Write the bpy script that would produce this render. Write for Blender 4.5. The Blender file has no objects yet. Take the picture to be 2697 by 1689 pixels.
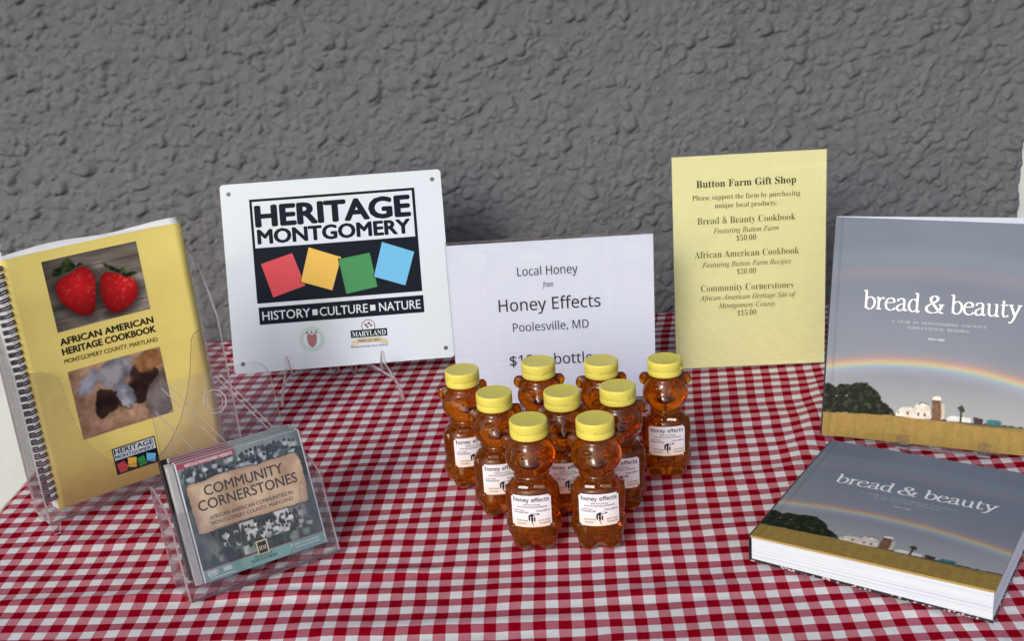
import bpy, bmesh, math, random
import numpy as np
from mathutils import Vector, Matrix

S = 0.024            # one gingham repeat in metres; all lengths below are in repeats
sc = bpy.context.scene
COL = sc.collection
R = math.radians

# ------------------------------------------------------------------ camera
def rz(a): c, s = math.cos(a), math.sin(a); return np.array([[c,-s,0],[s,c,0],[0,0,1]])
def rx(a): c, s = math.cos(a), math.sin(a); return np.array([[1,0,0],[0,c,-s],[0,s,c]])
cam = bpy.data.cameras.new("camera"); cam_o = bpy.data.objects.new("camera", cam); COL.objects.link(cam_o)
cam.sensor_width = 36; cam.lens = 3053.5/2697*36; cam.clip_start = 0.02; cam.clip_end = 200
Mr = rz(0.0450130209) @ rx(1.232838) @ rz(-0.0655619293)
m4 = Matrix([list(Mr[0])+[-0.532*S], list(Mr[1])+[-38.3075*S], list(Mr[2])+[26.5548*S], [0,0,0,1]])
cam_o.matrix_world = m4; sc.camera = cam_o

# ------------------------------------------------------------------ light
SUN_EL, SUN_AZ = 29, 25          # open shade, brightest from the front and a little left
w = bpy.data.worlds.new("World"); sc.world = w; w.use_nodes = True
nt = w.node_tree; bg = nt.nodes["Background"]
sky = nt.nodes.new("ShaderNodeTexSky"); sky.sky_type = 'NISHITA'; sky.sun_disc = False
sky.sun_elevation = R(SUN_EL); sky.sun_rotation = R(180+SUN_AZ); sky.dust_density = 3.0; sky.air_density = 1.0
nt.links.new(sky.outputs[0], bg.inputs[0]); bg.inputs[1].default_value = 0.15
sun = bpy.data.lights.new("sun", 'SUN'); sun.energy = .9; sun.angle = R(15); sun.color = (1, .995, .985)
sun_o = bpy.data.objects.new("sun", sun); COL.objects.link(sun_o)
sd = Vector((-math.sin(R(SUN_AZ))*math.cos(R(SUN_EL)), -math.cos(R(SUN_AZ))*math.cos(R(SUN_EL)), math.sin(R(SUN_EL))))
sun_o.rotation_euler = sd.to_track_quat('Z', 'Y').to_euler(); sun_o.location = (0, -2, 3)
sc.view_settings.view_transform = 'Standard'; sc.view_settings.look = 'None'
sc.view_settings.exposure = 0.12; sc.view_settings.gamma = 1
cy = sc.cycles
sc.render.engine = 'CYCLES'
cy.max_bounces = 20; cy.transmission_bounces = 18; cy.transparent_max_bounces = 32; cy.glossy_bounces = 8
cy.caustics_refractive = True; cy.caustics_reflective = True; cy.use_denoising = True
cy.sample_clamp_indirect = 6; cy.blur_glossy = 0.3

# ------------------------------------------------------------------ helpers
def lin(c):
    return tuple((v/12.92 if v <= .04045 else ((v+.055)/1.055)**2.4) for v in [x/255 for x in c])
def nlin(a):
    a = np.clip(a/255.0, 0, 1); return np.where(a <= .04045, a/12.92, ((a+.055)/1.055)**2.4)

class N:
    def __init__(s, name):
        s.m = bpy.data.materials.new(name); s.m.use_nodes = True; s.t = s.m.node_tree
        s.b = s.t.nodes["Principled BSDF"]; s.out = s.t.nodes["Material Output"]
    def n(s, t, **k):
        o = s.t.nodes.new("ShaderNode"+t)
        for a, v in k.items():
            if a[0] == '_': o.inputs[a[1:].replace('_', ' ')].default_value = v
            else: setattr(o, a, v)
        return o
    def l(s, a, b): s.t.links.new(a, b)
    def math(s, op, a, b=None, c=None):
        o = s.n("Math", operation=op)
        for i, v in enumerate((a, b, c)):
            if v is None: continue
            if isinstance(v, (int, float)): o.inputs[i].default_value = v
            else: s.l(v, o.inputs[i])
        return o.outputs[0]
    def mix(s, f, a, b, bt='MIX'):
        o = s.n("Mix", data_type='RGBA', blend_type=bt)
        for i, v in ((0, f), (6, a), (7, b)):
            if isinstance(v, (int, float)): o.inputs[i].default_value = v
            elif isinstance(v, tuple): o.inputs[i].default_value = (*v[:3], 1)
            else: s.l(v, o.inputs[i])
        return o.outputs[2]
    def noise(s, scale, detail=4, rough=.55, vec=None, stretch=None):
        o = s.n("TexNoise"); o.inputs['Scale'].default_value = scale; o.inputs['Detail'].default_value = detail; o.inputs['Roughness'].default_value = rough
        if vec is None: vec = s.n("TexCoord").outputs['Object']
        if stretch:
            mp = s.n("Mapping"); mp.inputs['Scale'].default_value = stretch; s.l(vec, mp.inputs[0]); vec = mp.outputs[0]
        s.l(vec, o.inputs['Vector']); return o.outputs['Fac']
    def bump(s, h, strength, dist):
        o = s.n("Bump"); o.inputs['Strength'].default_value = strength; o.inputs['Distance'].default_value = dist
        s.l(h, o.inputs['Height']); s.l(o.outputs[0], s.b.inputs['Normal'])

def mat(name, rgb, rough=.5, spec=.5, var=.06, vs=120, bump=0, bs=900, metal=0, coat=0):
    k = N(name); c = lin(rgb)
    n = k.noise(vs, 5)
    f = k.n("MapRange"); f.inputs['From Min'].default_value = .3; f.inputs['From Max'].default_value = .7
    f.inputs['To Min'].default_value = 1-var; f.inputs['To Max'].default_value = 1+var; k.l(n, f.inputs[0])
    v = k.n("VectorMath", operation='SCALE'); v.inputs[0].default_value = c; k.l(f.outputs[0], v.inputs['Scale'])
    k.l(v.outputs[0], k.b.inputs['Base Color'])
    k.b.inputs['Roughness'].default_value = rough; k.b.inputs['Specular IOR Level'].default_value = spec
    k.b.inputs['Metallic'].default_value = metal; k.b.inputs['Coat Weight'].default_value = coat; k.b.inputs['Coat Roughness'].default_value = .06
    if bump: k.bump(k.noise(bs, 3), bump, .0006)
    return k.m

def acrylic(name, tint=(.99, .99, .99), haze=.008):
    """thin clear plastic sheet: lets light through, reflects by fresnel"""
    k = N(name); k.t.nodes.remove(k.b)
    tr = k.n("BsdfTransparent"); tr.inputs[0].default_value = (*tint, 1)
    gl = k.n("BsdfGlossy"); gl.inputs['Roughness'].default_value = .04
    df = k.n("BsdfDiffuse"); df.inputs[0].default_value = (.75, .76, .8, 1)
    lw = k.n("LayerWeight"); lw.inputs[0].default_value = .5
    fr = k.math('ADD', k.math('MULTIPLY', k.math('POWER', lw.outputs['Facing'], 5.0), .9), .03)
    mg = k.n("MixShader"); k.l(fr, mg.inputs[0]); k.l(tr.outputs[0], mg.inputs[1]); k.l(gl.outputs[0], mg.inputs[2])
    # faint scuffs
    sm = k.noise(260, 6, .7); mr = k.n("MapRange"); mr.inputs['From Min'].default_value = .45; mr.inputs['From Max'].default_value = .8
    mr.inputs['To Min'].default_value = haze; mr.inputs['To Max'].default_value = haze*2.5; k.l(sm, mr.inputs[0])
    mh = k.n("MixShader"); k.l(mr.outputs[0], mh.inputs[0]); k.l(mg.outputs[0], mh.inputs[1]); k.l(df.outputs[0], mh.inputs[2])
    k.l(mh.outputs[0], k.out.inputs[0]); return k.m

def print_mat(name, rough=.45, coat=0.0, spec=.4):
    k = N(name); a = k.n("VertexColor", layer_name="ink"); k.l(a.outputs[0], k.b.inputs['Base Color'])
    k.b.inputs['Roughness'].default_value = rough; k.b.inputs['Coat Weight'].default_value = coat; k.b.inputs['Coat Roughness'].default_value = .08
    k.b.inputs['Specular IOR Level'].default_value = spec
    return k.m

M = {}
M['paper_white'] = mat('paper_white', (218, 231, 254), .55, .3, .01)
M['paper_yellow'] = mat('paper_yellow', (228, 231, 176), .5, .25, .02, 40)
M['ink'] = mat('ink', (32, 36, 52), .6, .3, .0)
M['ink_olive'] = mat('ink_olive', (100, 100, 50), .6, .3, 0)
M['ink_olive_dark'] = mat('ink_olive_dark', (46, 46, 22), .6, .3, 0)
M['plate'] = mat('plate_white', (212, 227, 242), .16, .4, .005, 20)
M['navy'] = mat('navy_print', (18, 27, 40), .4, .06, .02, 20)
M['p_red'] = mat('print_red', (208, 66, 80), .3, .25, .02)
M['p_yel'] = mat('print_yellow', (232, 190, 84), .3, .25, .02)
M['p_gre'] = mat('print_green', (50, 142, 82), .3, .25, .02)
M['p_blu'] = mat('print_blue', (104, 188, 238), .3, .25, .02)
M['p_whi'] = mat('print_white', (210, 225, 240), .2, .4, .01)
M['seal'] = mat('print_pale_teal', (176, 208, 210), .2, .5, .02)
M['seal2'] = mat('print_mauve', (130, 90, 100), .2, .5, .05)
M['tan'] = mat('print_tan', (205, 196, 160), .2, .5, .05)
M['dark_hole'] = mat('screw_hole', (34, 34, 38), .4, .4, .05)
M['cover_yellow'] = mat('cover_yellow', (236, 220, 130), .5, .3, .03, 30)
M['pages'] = mat('page_edges', (240, 243, 252), .75, .2, .03, 60)
M['wire'] = mat('binding_wire', (44, 46, 66), .35, .6, .05)
M['black'] = mat('black_ink', (30, 26, 18), .55, .3, 0)
M['olive_txt'] = mat('text_olive', (100, 88, 30), .55, .3, 0)
M['photo'] = print_mat('printed_photo', .5, .0, .15)
M['bookart'] = print_mat('printed_cover_art', .5, .02, .12)
M['discart'] = print_mat('printed_disc_insert', .4, .0, .12)
M['title_white'] = mat('title_white', (238, 242, 250), .45, .3, .0)
M['sub_grey'] = mat('subtitle_grey', (178, 184, 200), .45, .3, .0)
M['spine'] = mat('spine_dark', (30, 32, 46), .45, .4, .05)
M['black_plastic'] = mat('black_plastic', (22, 22, 26), .3, .5, .05)
M['grey_plastic'] = mat('grey_plastic', (176, 178, 182), .3, .5, .05)
M['brown_txt'] = mat('text_brown', (62, 38, 30), .35, .4, 0)
M['teal_txt'] = mat('text_white_small', (226, 238, 238), .35, .4, 0)
M['acrylic'] = acrylic('clear_acrylic')
M['acrylic2'] = acrylic('clear_acrylic_smoky', (.96, .95, .96), .012)
M['acrylic_easel'] = acrylic('clear_acrylic_easel', (.95, .95, .95), .02)
M['case_clear'] = acrylic('clear_case_plastic', (.985, .985, .99), .006)

k = N('acrylic_edge'); k.b.inputs['Base Color'].default_value = (*lin((222, 212, 220)), 1); k.b.inputs['Roughness'].default_value = .25
k.b.inputs['Transmission Weight'].default_value = .6; k.b.inputs['IOR'].default_value = 1.3; M['edge'] = k.m
k = N('acrylic_edge_dark'); k.b.inputs['Base Color'].default_value = (*lin((108, 106, 116)), 1); k.b.inputs['Roughness'].default_value = .3
k.b.inputs['Transmission Weight'].default_value = .5; k.b.inputs['IOR'].default_value = 1.2; M['edge_dark'] = k.m

# yellow cap plastic
k = N('cap_yellow'); n = k.noise(500, 4)
k.l(k.mix(n, lin((230, 222, 104)), lin((222, 213, 95))), k.b.inputs['Base Color'])
k.b.inputs['Roughness'].default_value = .36; k.b.inputs['Subsurface Weight'].default_value = .0; k.bump(k.noise(3500, 2), .25, .0002); M['cap'] = k.m

# honey in clear plastic
k = N('honey_amber'); k.b.inputs['Base Color'].default_value = (.86, .40, .08, 1); k.b.inputs['Roughness'].default_value = .03
k.b.inputs['Transmission Weight'].default_value = .91; k.b.inputs['IOR'].default_value = 1.42; k.b.inputs['Roughness'].default_value = .045; k.b.inputs['Base Color'].default_value = (*lin((218, 132, 14)), 1)
va = k.n("VolumeAbsorption"); va.inputs[0].default_value = (.905, .775, .02, 1); va.inputs[1].default_value = 88
k.l(va.outputs[0], k.out.inputs['Volume']); M['honey'] = k.m
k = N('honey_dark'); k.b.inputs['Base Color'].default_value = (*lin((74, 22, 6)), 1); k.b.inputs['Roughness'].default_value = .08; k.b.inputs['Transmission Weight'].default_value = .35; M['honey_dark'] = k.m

# gingham
k = N('gingham_cotton')
uv = k.n("UVMap").outputs[0]
nz = k.n("TexNoise"); nz.inputs['Scale'].default_value = .35; nz.inputs['Detail'].default_value = 3; k.l(uv, nz.inputs['Vector'])
nz2 = k.n("TexNoise"); nz2.inputs['Scale'].default_value = 14; nz2.inputs['Detail'].default_value = 2; k.l(uv, nz2.inputs['Vector'])
def offs(o, a):
    v = k.n("VectorMath", operation='SUBTRACT'); k.l(o.outputs['Color'], v.inputs[0]); v.inputs[1].default_value = (.5, .5, .5)
    v2 = k.n("VectorMath", operation='SCALE'); k.l(v.outputs[0], v2.inputs[0]); v2.inputs['Scale'].default_value = a; return v2.outputs[0]
ad = k.n("VectorMath", operation='ADD'); k.l(uv, ad.inputs[0]); k.l(offs(nz, .19), ad.inputs[1])
ad2 = k.n("VectorMath", operation='ADD'); k.l(ad.outputs[0], ad2.inputs[0]); k.l(offs(nz2, .035), ad2.inputs[1])
sp = k.n("SeparateXYZ"); k.l(ad2.outputs[0], sp.inputs[0])
def band(x):
    c = k.math('COSINE', k.math('MULTIPLY', x, 2*math.pi))
    r = k.n("MapRange"); r.inputs['From Min'].default_value = -.07; r.inputs['From Max'].default_value = .07; k.l(c, r.inputs[0]); return r.outputs[0]
wu, wv = band(sp.outputs[0]), band(sp.outputs[1])
thu = k.noise(1, 3, .7, uv, (26, 1.3, 1)); thv = k.noise(1, 3, .7, uv, (1.3, 26, 1)); cell = k.noise(2.2, 3, .6, uv)
white = k.mix(thv, lin((238, 243, 248)), lin((226, 231, 238)))
red = k.mix(thu, lin((158, 2, 32)), lin((136, 1, 26)))
pa = k.mix(thu, lin((216, 150, 164)), lin((190, 104, 122)))
pb = k.mix(thv, lin((196, 124, 140)), lin((172, 86, 108)))
c = k.mix(wv, k.mix(wu, white, pa), k.mix(wu, pb, red))
c = k.mix(k.math('MULTIPLY', cell, .06), c, lin((80, 50, 56)))
k.l(c, k.b.inputs['Base Color']); k.b.inputs['Roughness'].default_value = 1; k.b.inputs['Specular IOR Level'].default_value = .02
wvh = k.math('ADD', thu, thv); k.bump(wvh, .6, .0008); M['gingham'] = k.m

# stucco paint
k = N('grey_stucco_paint'); big = k.noise(9, 5, .6); fine = k.noise(900, 5, .6); md = k.noise(120, 6, .6)
base = k.mix(big, lin((111, 112, 120)), lin((105, 114, 121)))
base = k.mix(k.math('MULTIPLY', md, .35), base, lin((82, 83, 90)))
vo = k.n("TexVoronoi"); vo.inputs['Scale'].default_value = 26; k.l(k.n("TexCoord").outputs['Object'], vo.inputs['Vector'])
fl = k.n("MapRange"); fl.inputs['From Min'].default_value = .045; fl.inputs['From Max'].default_value = .02; k.l(vo.outputs['Distance'], fl.inputs[0])
base = k.mix(k.math('MULTIPLY', fl.outputs[0], .0), base, lin((180, 170, 160)))
k.l(base, k.b.inputs['Base Color']); k.b.inputs['Roughness'].default_value = .62; k.b.inputs['Specular IOR Level'].default_value = .35
k.bump(k.math('ADD', k.math('MULTIPLY', md, 1.0), k.math('MULTIPLY', fine, .5)), .55, .003); M['stucco'] = k.m
M['trim'] = mat('white_trim_paint', (204, 214, 216), .6, .3, .06, 12, .2, 80)
M['shade_roof'] = mat('added_shade_roof_paint', (96, 94, 90), .8, .2, .05, 3)
M['concrete'] = mat('grey_concrete', (92, 91, 88), .9, .2, .15, 6, .5, 60)
M['table'] = mat('folding_table_plastic', (200, 198, 190), .6, .3, .04)
M['steel'] = mat('table_leg_steel', (110, 112, 116), .35, .5, .04, metal=.8)
k = N('floral_back_cover'); vo = k.n("TexVoronoi"); vo.inputs['Scale'].default_value = 260; k.l(k.n("TexCoord").outputs['Object'], vo.inputs['Vector'])
r = k.n("MapRange"); r.inputs['From Min'].default_value = .32; r.inputs['From Max'].default_value = .42; k.l(vo.outputs['Distance'], r.inputs[0])
k.l(k.mix(r.outputs[0], lin((196, 176, 184)), lin((34, 32, 44))), k.b.inputs['Base Color']); k.b.inputs['Roughness'].default_value = .4; M['floral'] = k.m
# page block with visible leaves
k = N('page_block_leaves'); st = k.noise(1, 2, .5, None, (3, 2600, 3)); st2 = k.noise(1, 2, .5, None, (1.5, 420, 1.5))
c = k.mix(st, lin((224, 238, 250)), lin((204, 218, 236))); rr_ = k.n('MapRange'); rr_.inputs['From Min'].default_value = .52; rr_.inputs['From Max'].default_value = .66; k.l(st2, rr_.inputs[0]); c = k.mix(k.math('MULTIPLY', rr_.outputs[0], .5), c, lin((168, 178, 204)))
k.l(c, k.b.inputs['Base Color']); k.b.inputs['Roughness'].default_value = .8; k.b.inputs['Specular IOR Level'].default_value = .2
k.bump(st, .6, .0006); M['leaves'] = k.m
k = N('cover_wrap'); sp = k.n("SeparateXYZ"); k.l(k.n("TexCoord").outputs['Object'], sp.inputs[0])
r = k.n("MapRange"); r.inputs['From Min'].default_value = 1.15*S; r.inputs['From Max'].default_value = 1.35*S; k.l(sp.outputs[2], r.inputs[0])
k.l(k.mix(r.outputs[0], lin((176, 148, 78)), lin((140, 148, 164))), k.b.inputs['Base Color']); k.b.inputs['Roughness'].default_value = .4; M['wrap'] = k.m

class MB:
    """collects geometry (in repeats) for ONE mesh object"""
    def __init__(s): s.v = []; s.f = []; s.mi = []; s.smooth = []
    def add(s, vs, fs, mi=0, sm=False):
        b = len(s.v); s.v += [tuple(p) for p in vs]; s.f += [tuple(i+b for i in f) for f in fs]
        s.mi += [mi]*len(fs); s.smooth += [sm]*len(fs); return s
    def box(s, a, b, mi=0, bev=0):
        if bev:
            bm = bmesh.new(); bmesh.ops.create_cube(bm, size=1)
            for v in bm.verts: v.co = Vector([(a[i]+b[i])/2+v.co[i]*(b[i]-a[i]) for i in range(3)])
            bmesh.ops.bevel(bm, geom=bm.edges[:], offset=bev, segments=2, affect='EDGES', profile=.5)
            bm.verts.index_update(); s.add([v.co for v in bm.verts], [[v.index for v in f.verts] for f in bm.faces], mi); bm.free(); return s
        x0, y0, z0 = a; x1, y1, z1 = b
        return s.add([(x0,y0,z0),(x1,y0,z0),(x1,y1,z0),(x0,y1,z0),(x0,y0,z1),(x1,y0,z1),(x1,y1,z1),(x0,y1,z1)],
                     [(0,3,2,1),(4,5,6,7),(0,1,5,4),(1,2,6,5),(2,3,7,6),(3,0,4,7)], mi)
    def slab(s, poly, t0, t1, plane='xz', mi=0, ei=None):
        """polygon in a plane, extruded; side faces get material ei"""
        ei = mi if ei is None else ei
        def P(p, t):
            if plane == 'xz': return (p[0], t, p[1])
            if plane == 'yz': return (t, p[0], p[1])
            return (p[0], p[1], t)
        n = len(poly)
        from mathutils.geometry import tessellate_polygon
        tri = tessellate_polygon([[Vector((p[0], p[1], 0)) for p in poly]])
        vs = [P(p, t0) for p in poly]+[P(p, t1) for p in poly]
        s.add(vs, [tuple(t) for t in tri]+[tuple(i+n for i in reversed(t)) for t in tri], mi)
        s.add(vs, [(i, (i+1) % n, (i+1) % n+n, i+n) for i in range(n)], ei); return s
    def flat(s, poly, y, mi=0):
        from mathutils.geometry import tessellate_polygon
        tri = tessellate_polygon([[Vector((p[0], p[1], 0)) for p in poly]])
        return s.add([(p[0], y, p[1]) for p in poly], [tuple(t) for t in tri], mi)
    def gquad(s, x0, z0, x1, z1, y, n=14, mi=0):
        vs = [(x0+(x1-x0)*i/n, y, z0+(z1-z0)*j) for j in (0, 1) for i in range(n+1)]
        return s.add(vs, [(i, i+1, n+2+i, n+1+i) for i in range(n)], mi)
    def lathe(s, prof, n=48, c=(0, 0), mi=0, sx=1, sy=1):
        vs = [(c[0]+r*sx*math.cos(2*math.pi*i/n), c[1]+r*sy*math.sin(2*math.pi*i/n), z) for r, z in prof for i in range(n)]
        fs = [(j*n+i, j*n+(i+1) % n, (j+1)*n+(i+1) % n, (j+1)*n+i) for j in range(len(prof)-1) for i in range(n)]
        return s.add(vs, fs, mi, True)
    def tube(s, path, r, n=6, mi=0, closed=False):
        pts = [Vector(p) for p in path]; vs = []; L = len(pts)
        up = Vector((0, 0, 1))
        for i, p in enumerate(pts):
            t = (pts[(i+1) % L if closed else min(i+1, L-1)]-pts[(i-1) % L if closed else max(i-1, 0)]).normalized()
            a = t.cross(up); a = a.normalized() if a.length > 1e-4 else Vector((1, 0, 0)); b = t.cross(a)
            vs += [p+(a*math.cos(2*math.pi*k/n)+b*math.sin(2*math.pi*k/n))*r for k in range(n)]
        fs = [(i*n+k, i*n+(k+1) % n, ((i+1) % L)*n+(k+1) % n, ((i+1) % L)*n+k) for i in range(L if closed else L-1) for k in range(n)]
        if not closed: fs += [tuple(range(n)), tuple((L-1)*n+k for k in reversed(range(n)))]
        return s.add(vs, fs, mi, True)
    def build(s, name, mats, parent=None, warp=None, autonormal=True):
        me = bpy.data.meshes.new(name)
        v = [warp(p) for p in s.v] if warp else s.v
        me.from_pydata([(p[0]*S, p[1]*S, p[2]*S) for p in v], [], s.f)
        for m in (mats if isinstance(mats, (list, tuple)) else [mats]): me.materials.append(M[m] if isinstance(m, str) else m)
        me.polygons.foreach_set('material_index', s.mi); me.polygons.foreach_set('use_smooth', s.smooth)
        if autonormal:
            bm = bmesh.new(); bm.from_mesh(me); bmesh.ops.remove_doubles(bm, verts=bm.verts, dist=1e-7)
            bmesh.ops.recalc_face_normals(bm, faces=bm.faces); bm.to_mesh(me); bm.free()
        me.update(); return link(name, me, parent)

def link(name, me, parent=None):
    o = bpy.data.objects.new(name, me); COL.objects.link(o)
    if parent is not None: o.parent = parent
    return o
def thing(name, label, cat, loc=(0,0,0), yaw=0, tilt=0, roll=0, group=None):
    o = bpy.data.objects.new(name, None); COL.objects.link(o); o.empty_display_size = .02
    o.location = [c*S for c in loc]; o.rotation_euler = (-R(tilt), R(roll), R(yaw)); tag(o, label, cat, group); return o
def tag(o, label=None, cat=None, group=None, kind=None):
    for a, v in (('label', label), ('category', cat), ('group', group), ('kind', kind)):
        if v: o[a] = v
    return o

# ---- flat lettering (built-in font only), fitted to a measured box, returned as flat mesh data
def _al(s, U, L, D):
    o = ''
    for ch in s:
        if 'A' <= ch <= 'Z': o += chr(U+ord(ch)-65)
        elif 'a' <= ch <= 'z': o += '\u210e' if (L == 0x1D44E and ch == 'h') else chr(L+ord(ch)-97)
        elif ch.isdigit() and D: o += chr(D+ord(ch)-48)
        else: o += ch
    return o
STY = {'gill': lambda s: s, 'serif': lambda s: _al(s, 0x1D400, 0x1D41A, 0x1D7CE), 'ital': lambda s: _al(s, 0x1D434, 0x1D44E, 0),
       'sansb': lambda s: _al(s, 0x1D5D4, 0x1D5EE, 0x1D7EC), 'sans': lambda s: _al(s, 0x1D5A0, 0x1D5BA, 0x1D7E2), 'sansi': lambda s: _al(s, 0x1D608, 0x1D622, 0)}
_tc = {}
def glyphs(s, off, res=3):
    key = (s, off, res)
    if key not in _tc:
        c = bpy.data.curves.new('t', 'FONT'); c.body = s; c.size = 1; c.offset = off; c.resolution_u = res; c.fill_mode = 'FRONT'
        o = bpy.data.objects.new('t', c); COL.objects.link(o)
        dg = bpy.context.evaluated_depsgraph_get(); dg.update()
        me = bpy.data.meshes.new_from_object(o.evaluated_get(dg))
        v = np.array([p.co[:2] for p in me.vertices]).reshape(-1, 2); f = [tuple(p.vertices) for p in me.polygons]
        bpy.data.objects.remove(o); bpy.data.curves.remove(c); bpy.data.meshes.remove(me); _tc[key] = (v, f)
    return _tc[key]
def text(mb, s, x0, x1, z, cap, y, style='gill', off=0, ref='H', mi=0, res=3, z2=None):
    bold = 0
    if style == 'gill' and off > .004: bold = off*1.35; off = 0
    st = STY[style]; v, f = glyphs(st(s), off, res); r, _ = glyphs(st(ref), off, res)
    ky = cap/(r[:, 1].max()); a, b = v[:, 0].min(), v[:, 0].max()
    X = x0+(v[:, 0]-a)/(b-a)*(x1-x0); Z = z+v[:, 1]*ky
    if z2 is not None: Z = Z+(X-x0)/(x1-x0)*(z2-z)
    if bold:
        d = bold*cap
        for q, (dx, dz) in enumerate(((-d, 0), (d, 0), (0, -d*.7), (0, d*.7), (-d*.7, d*.5), (d*.7, d*.5), (-d*.7, -d*.5), (d*.7, -d*.5))):
            mb.add([(X[i]+dx, y-.0004*q, Z[i]+dz) for i in range(len(X))], f, mi)
    else: mb.add([(X[i], y, Z[i]) for i in range(len(X))], f, mi)
    return mb

def line(parent, m, *a, warp=None, **kw):
    b = MB(); text(b, *a, **kw); return b.build('text_line', m, parent, warp=warp)
def shape(parent, name, m, *polys, warp=None):
    b = MB()
    for p, y in polys: b.flat(p, y)
    return b.build(name, m, parent, warp=warp)

# ---- old-style serif lettering drawn with a broad nib (the farm book's title)
def spline(p, n=7):
    P = [p[0]]+list(p)+[p[-1]]; o = []
    for i in range(1, len(P)-2):
        a, b_, c, d = [np.array(q, float) for q in P[i-1:i+3]]
        for t in np.linspace(0, 1, n, endpoint=False): o.append(.5*((2*b_)+(c-a)*t+(2*a-5*b_+4*c-d)*t*t+(3*b_-a-3*c+d)*t**3))
    o.append(np.array(p[-1], float)); return o
NIB = {
 'b': ([[(.2,1.52),(.2,.03)], [(.2,.72),(.36,.95),(.6,.98),(.8,.78),(.84,.45),(.72,.12),(.48,-.03),(.2,.1)], [(.0,1.47),(.2,1.56)]], .95),
 'r': ([[(.2,.98),(.2,.0)], [(.2,.62),(.34,.9),(.5,.98),(.6,.90)], [(.02,.93),(.2,1.02)], [(.02,.02),(.42,.02)]], .66),
 'e': ([[(.14,.58),(.4,.61),(.70,.64)], [(.70,.64),(.66,.88),(.45,1.0),(.2,.88),(.07,.5),(.16,.12),(.42,-.02),(.66,.06),(.76,.2)]], .84),
 'a': ([[(.12,.76),(.18,.93),(.38,1.0),(.56,.92),(.6,.7),(.6,.2),(.68,.02),(.84,.1)], [(.6,.6),(.38,.54),(.12,.36),(.08,.16),(.22,-.01),(.42,.03),(.6,.2)]], .88),
 'd': ([[(.66,.86),(.46,1.0),(.2,.9),(.07,.5),(.16,.1),(.36,-.02),(.54,.04),(.68,.2)], [(.68,1.52),(.68,.05),(.86,.06)], [(.48,1.47),(.68,1.56)]], .94),
 'u': ([[(.18,.98),(.18,.3),(.26,.06),(.42,-.01),(.6,.08),(.72,.22)], [(.74,.98),(.74,.04),(.92,.06)], [(.0,.93),(.18,1.0)], [(.56,.93),(.74,1.0)]], .97),
 't': ([[(.26,1.3),(.24,.9),(.24,.24),(.34,.02),(.52,.03),(.62,.14)], [(.04,.92),(.26,.95),(.58,.95)]], .64),
 'y': ([[(.14,.97),(.46,.08)], [(.80,.97),(.52,.24),(.36,-.2),(.18,-.46),(.02,-.44)], [(.0,.97),(.32,.97)], [(.62,.97),(.96,.97)]], .92),
 '&': ([[(1.12,.02),(.9,.06),(.42,.86),(.32,1.18),(.44,1.40),(.62,1.42),(.74,1.26),(.66,1.0),(.2,.6),(.08,.32),(.18,.06),(.44,-.04),(.72,.06),(.92,.36),(.98,.66)], [(.80,.70),(1.14,.70)]], 1.2)}
def nib_text(mb, s_, x0, x1, z, xh, y, mi=0, thick=.18, thin=.066, ang=R(12)):
    adv = [NIB[c][1] for c in s_]; sc_ = (x1-x0)/sum(adv); X = x0; q = 0
    for c in s_:
        for st_ in NIB[c][0]:
            p = spline(st_) if len(st_) > 2 else [np.array(v, float) for v in st_]
            L_, R_ = [], []
            for i in range(len(p)):
                d = p[min(i+1, len(p)-1)]-p[max(i-1, 0)]; d = d/(np.hypot(*d)+1e-9); w_ = thin+(thick-thin)*abs(d[1]*math.cos(ang)-d[0]*math.sin(ang)); n_ = np.array([-d[1], d[0]])*w_/2
                L_.append(p[i]+n_); R_.append(p[i]-n_)
            b0 = [(X+v[0]*sc_, y-.0005*q, z+v[1]*xh) for v in L_]+[(X+v[0]*sc_, y-.0005*q, z+v[1]*xh) for v in R_]; n_ = len(p)
            mb.add(b0, [(i, i+1, n_+i+1, n_+i) for i in range(n_-1)], mi); q += 1
        if c in 'b': pass
        X += NIB[c][1]*sc_
    # foot serifs on straight stems
    X = x0
    for c in s_:
        for sx_ in {'y': []}.get(c, []): pass
        X += NIB[c][1]*sc_

# ---- numpy picture painters -> vertex-coloured print
rng = np.random.default_rng(7)
def vnoise(X, Z, sc_, seed, octv=4):
    out = 0; amp = 1; tot = 0
    for o in range(octv):
        r = np.random.default_rng(seed+o); n = 64; g = r.random((n, n)); x = X/sc_*2**o; z = Z/sc_*2**o
        xi = np.floor(x).astype(int); zi = np.floor(z).astype(int); fx = x-xi; fz = z-zi; fx = fx*fx*(3-2*fx); fz = fz*fz*(3-2*fz)
        a = g[xi % n, zi % n]; b = g[(xi+1) % n, zi % n]; c = g[xi % n, (zi+1) % n]; d = g[(xi+1) % n, (zi+1) % n]
        out = out+amp*((a*(1-fx)+b*fx)*(1-fz)+(c*(1-fx)+d*fx)*fz); tot += amp; amp *= .5
    return out/tot
def inpoly(X, Z, poly):
    ins = np.zeros(X.shape, bool); n = len(poly)
    for i in range(n):
        x0, z0 = poly[i]; x1, z1 = poly[(i+1) % n]
        if z0 == z1: continue
        c = ((z0 > Z) != (z1 > Z)) & (X < (x1-x0)*(Z-z0)/(z1-z0)+x0); ins ^= c
    return ins
def pdist(X, Z, poly):
    """distance to the polygon's outline"""
    d = np.full(X.shape, 1e9); n = len(poly)
    for i in range(n):
        a = np.array(poly[i]); b = np.array(poly[(i+1) % n]); ab = b-a; L = ab@ab+1e-9
        t = np.clip(((X-a[0])*ab[0]+(Z-a[1])*ab[1])/L, 0, 1); d = np.minimum(d, np.hypot(X-a[0]-t*ab[0], Z-a[1]-t*ab[1]))
    return d
def sdf(X, Z, poly): d = pdist(X, Z, poly); return np.where(inpoly(X, Z, poly), -d, d)
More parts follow.
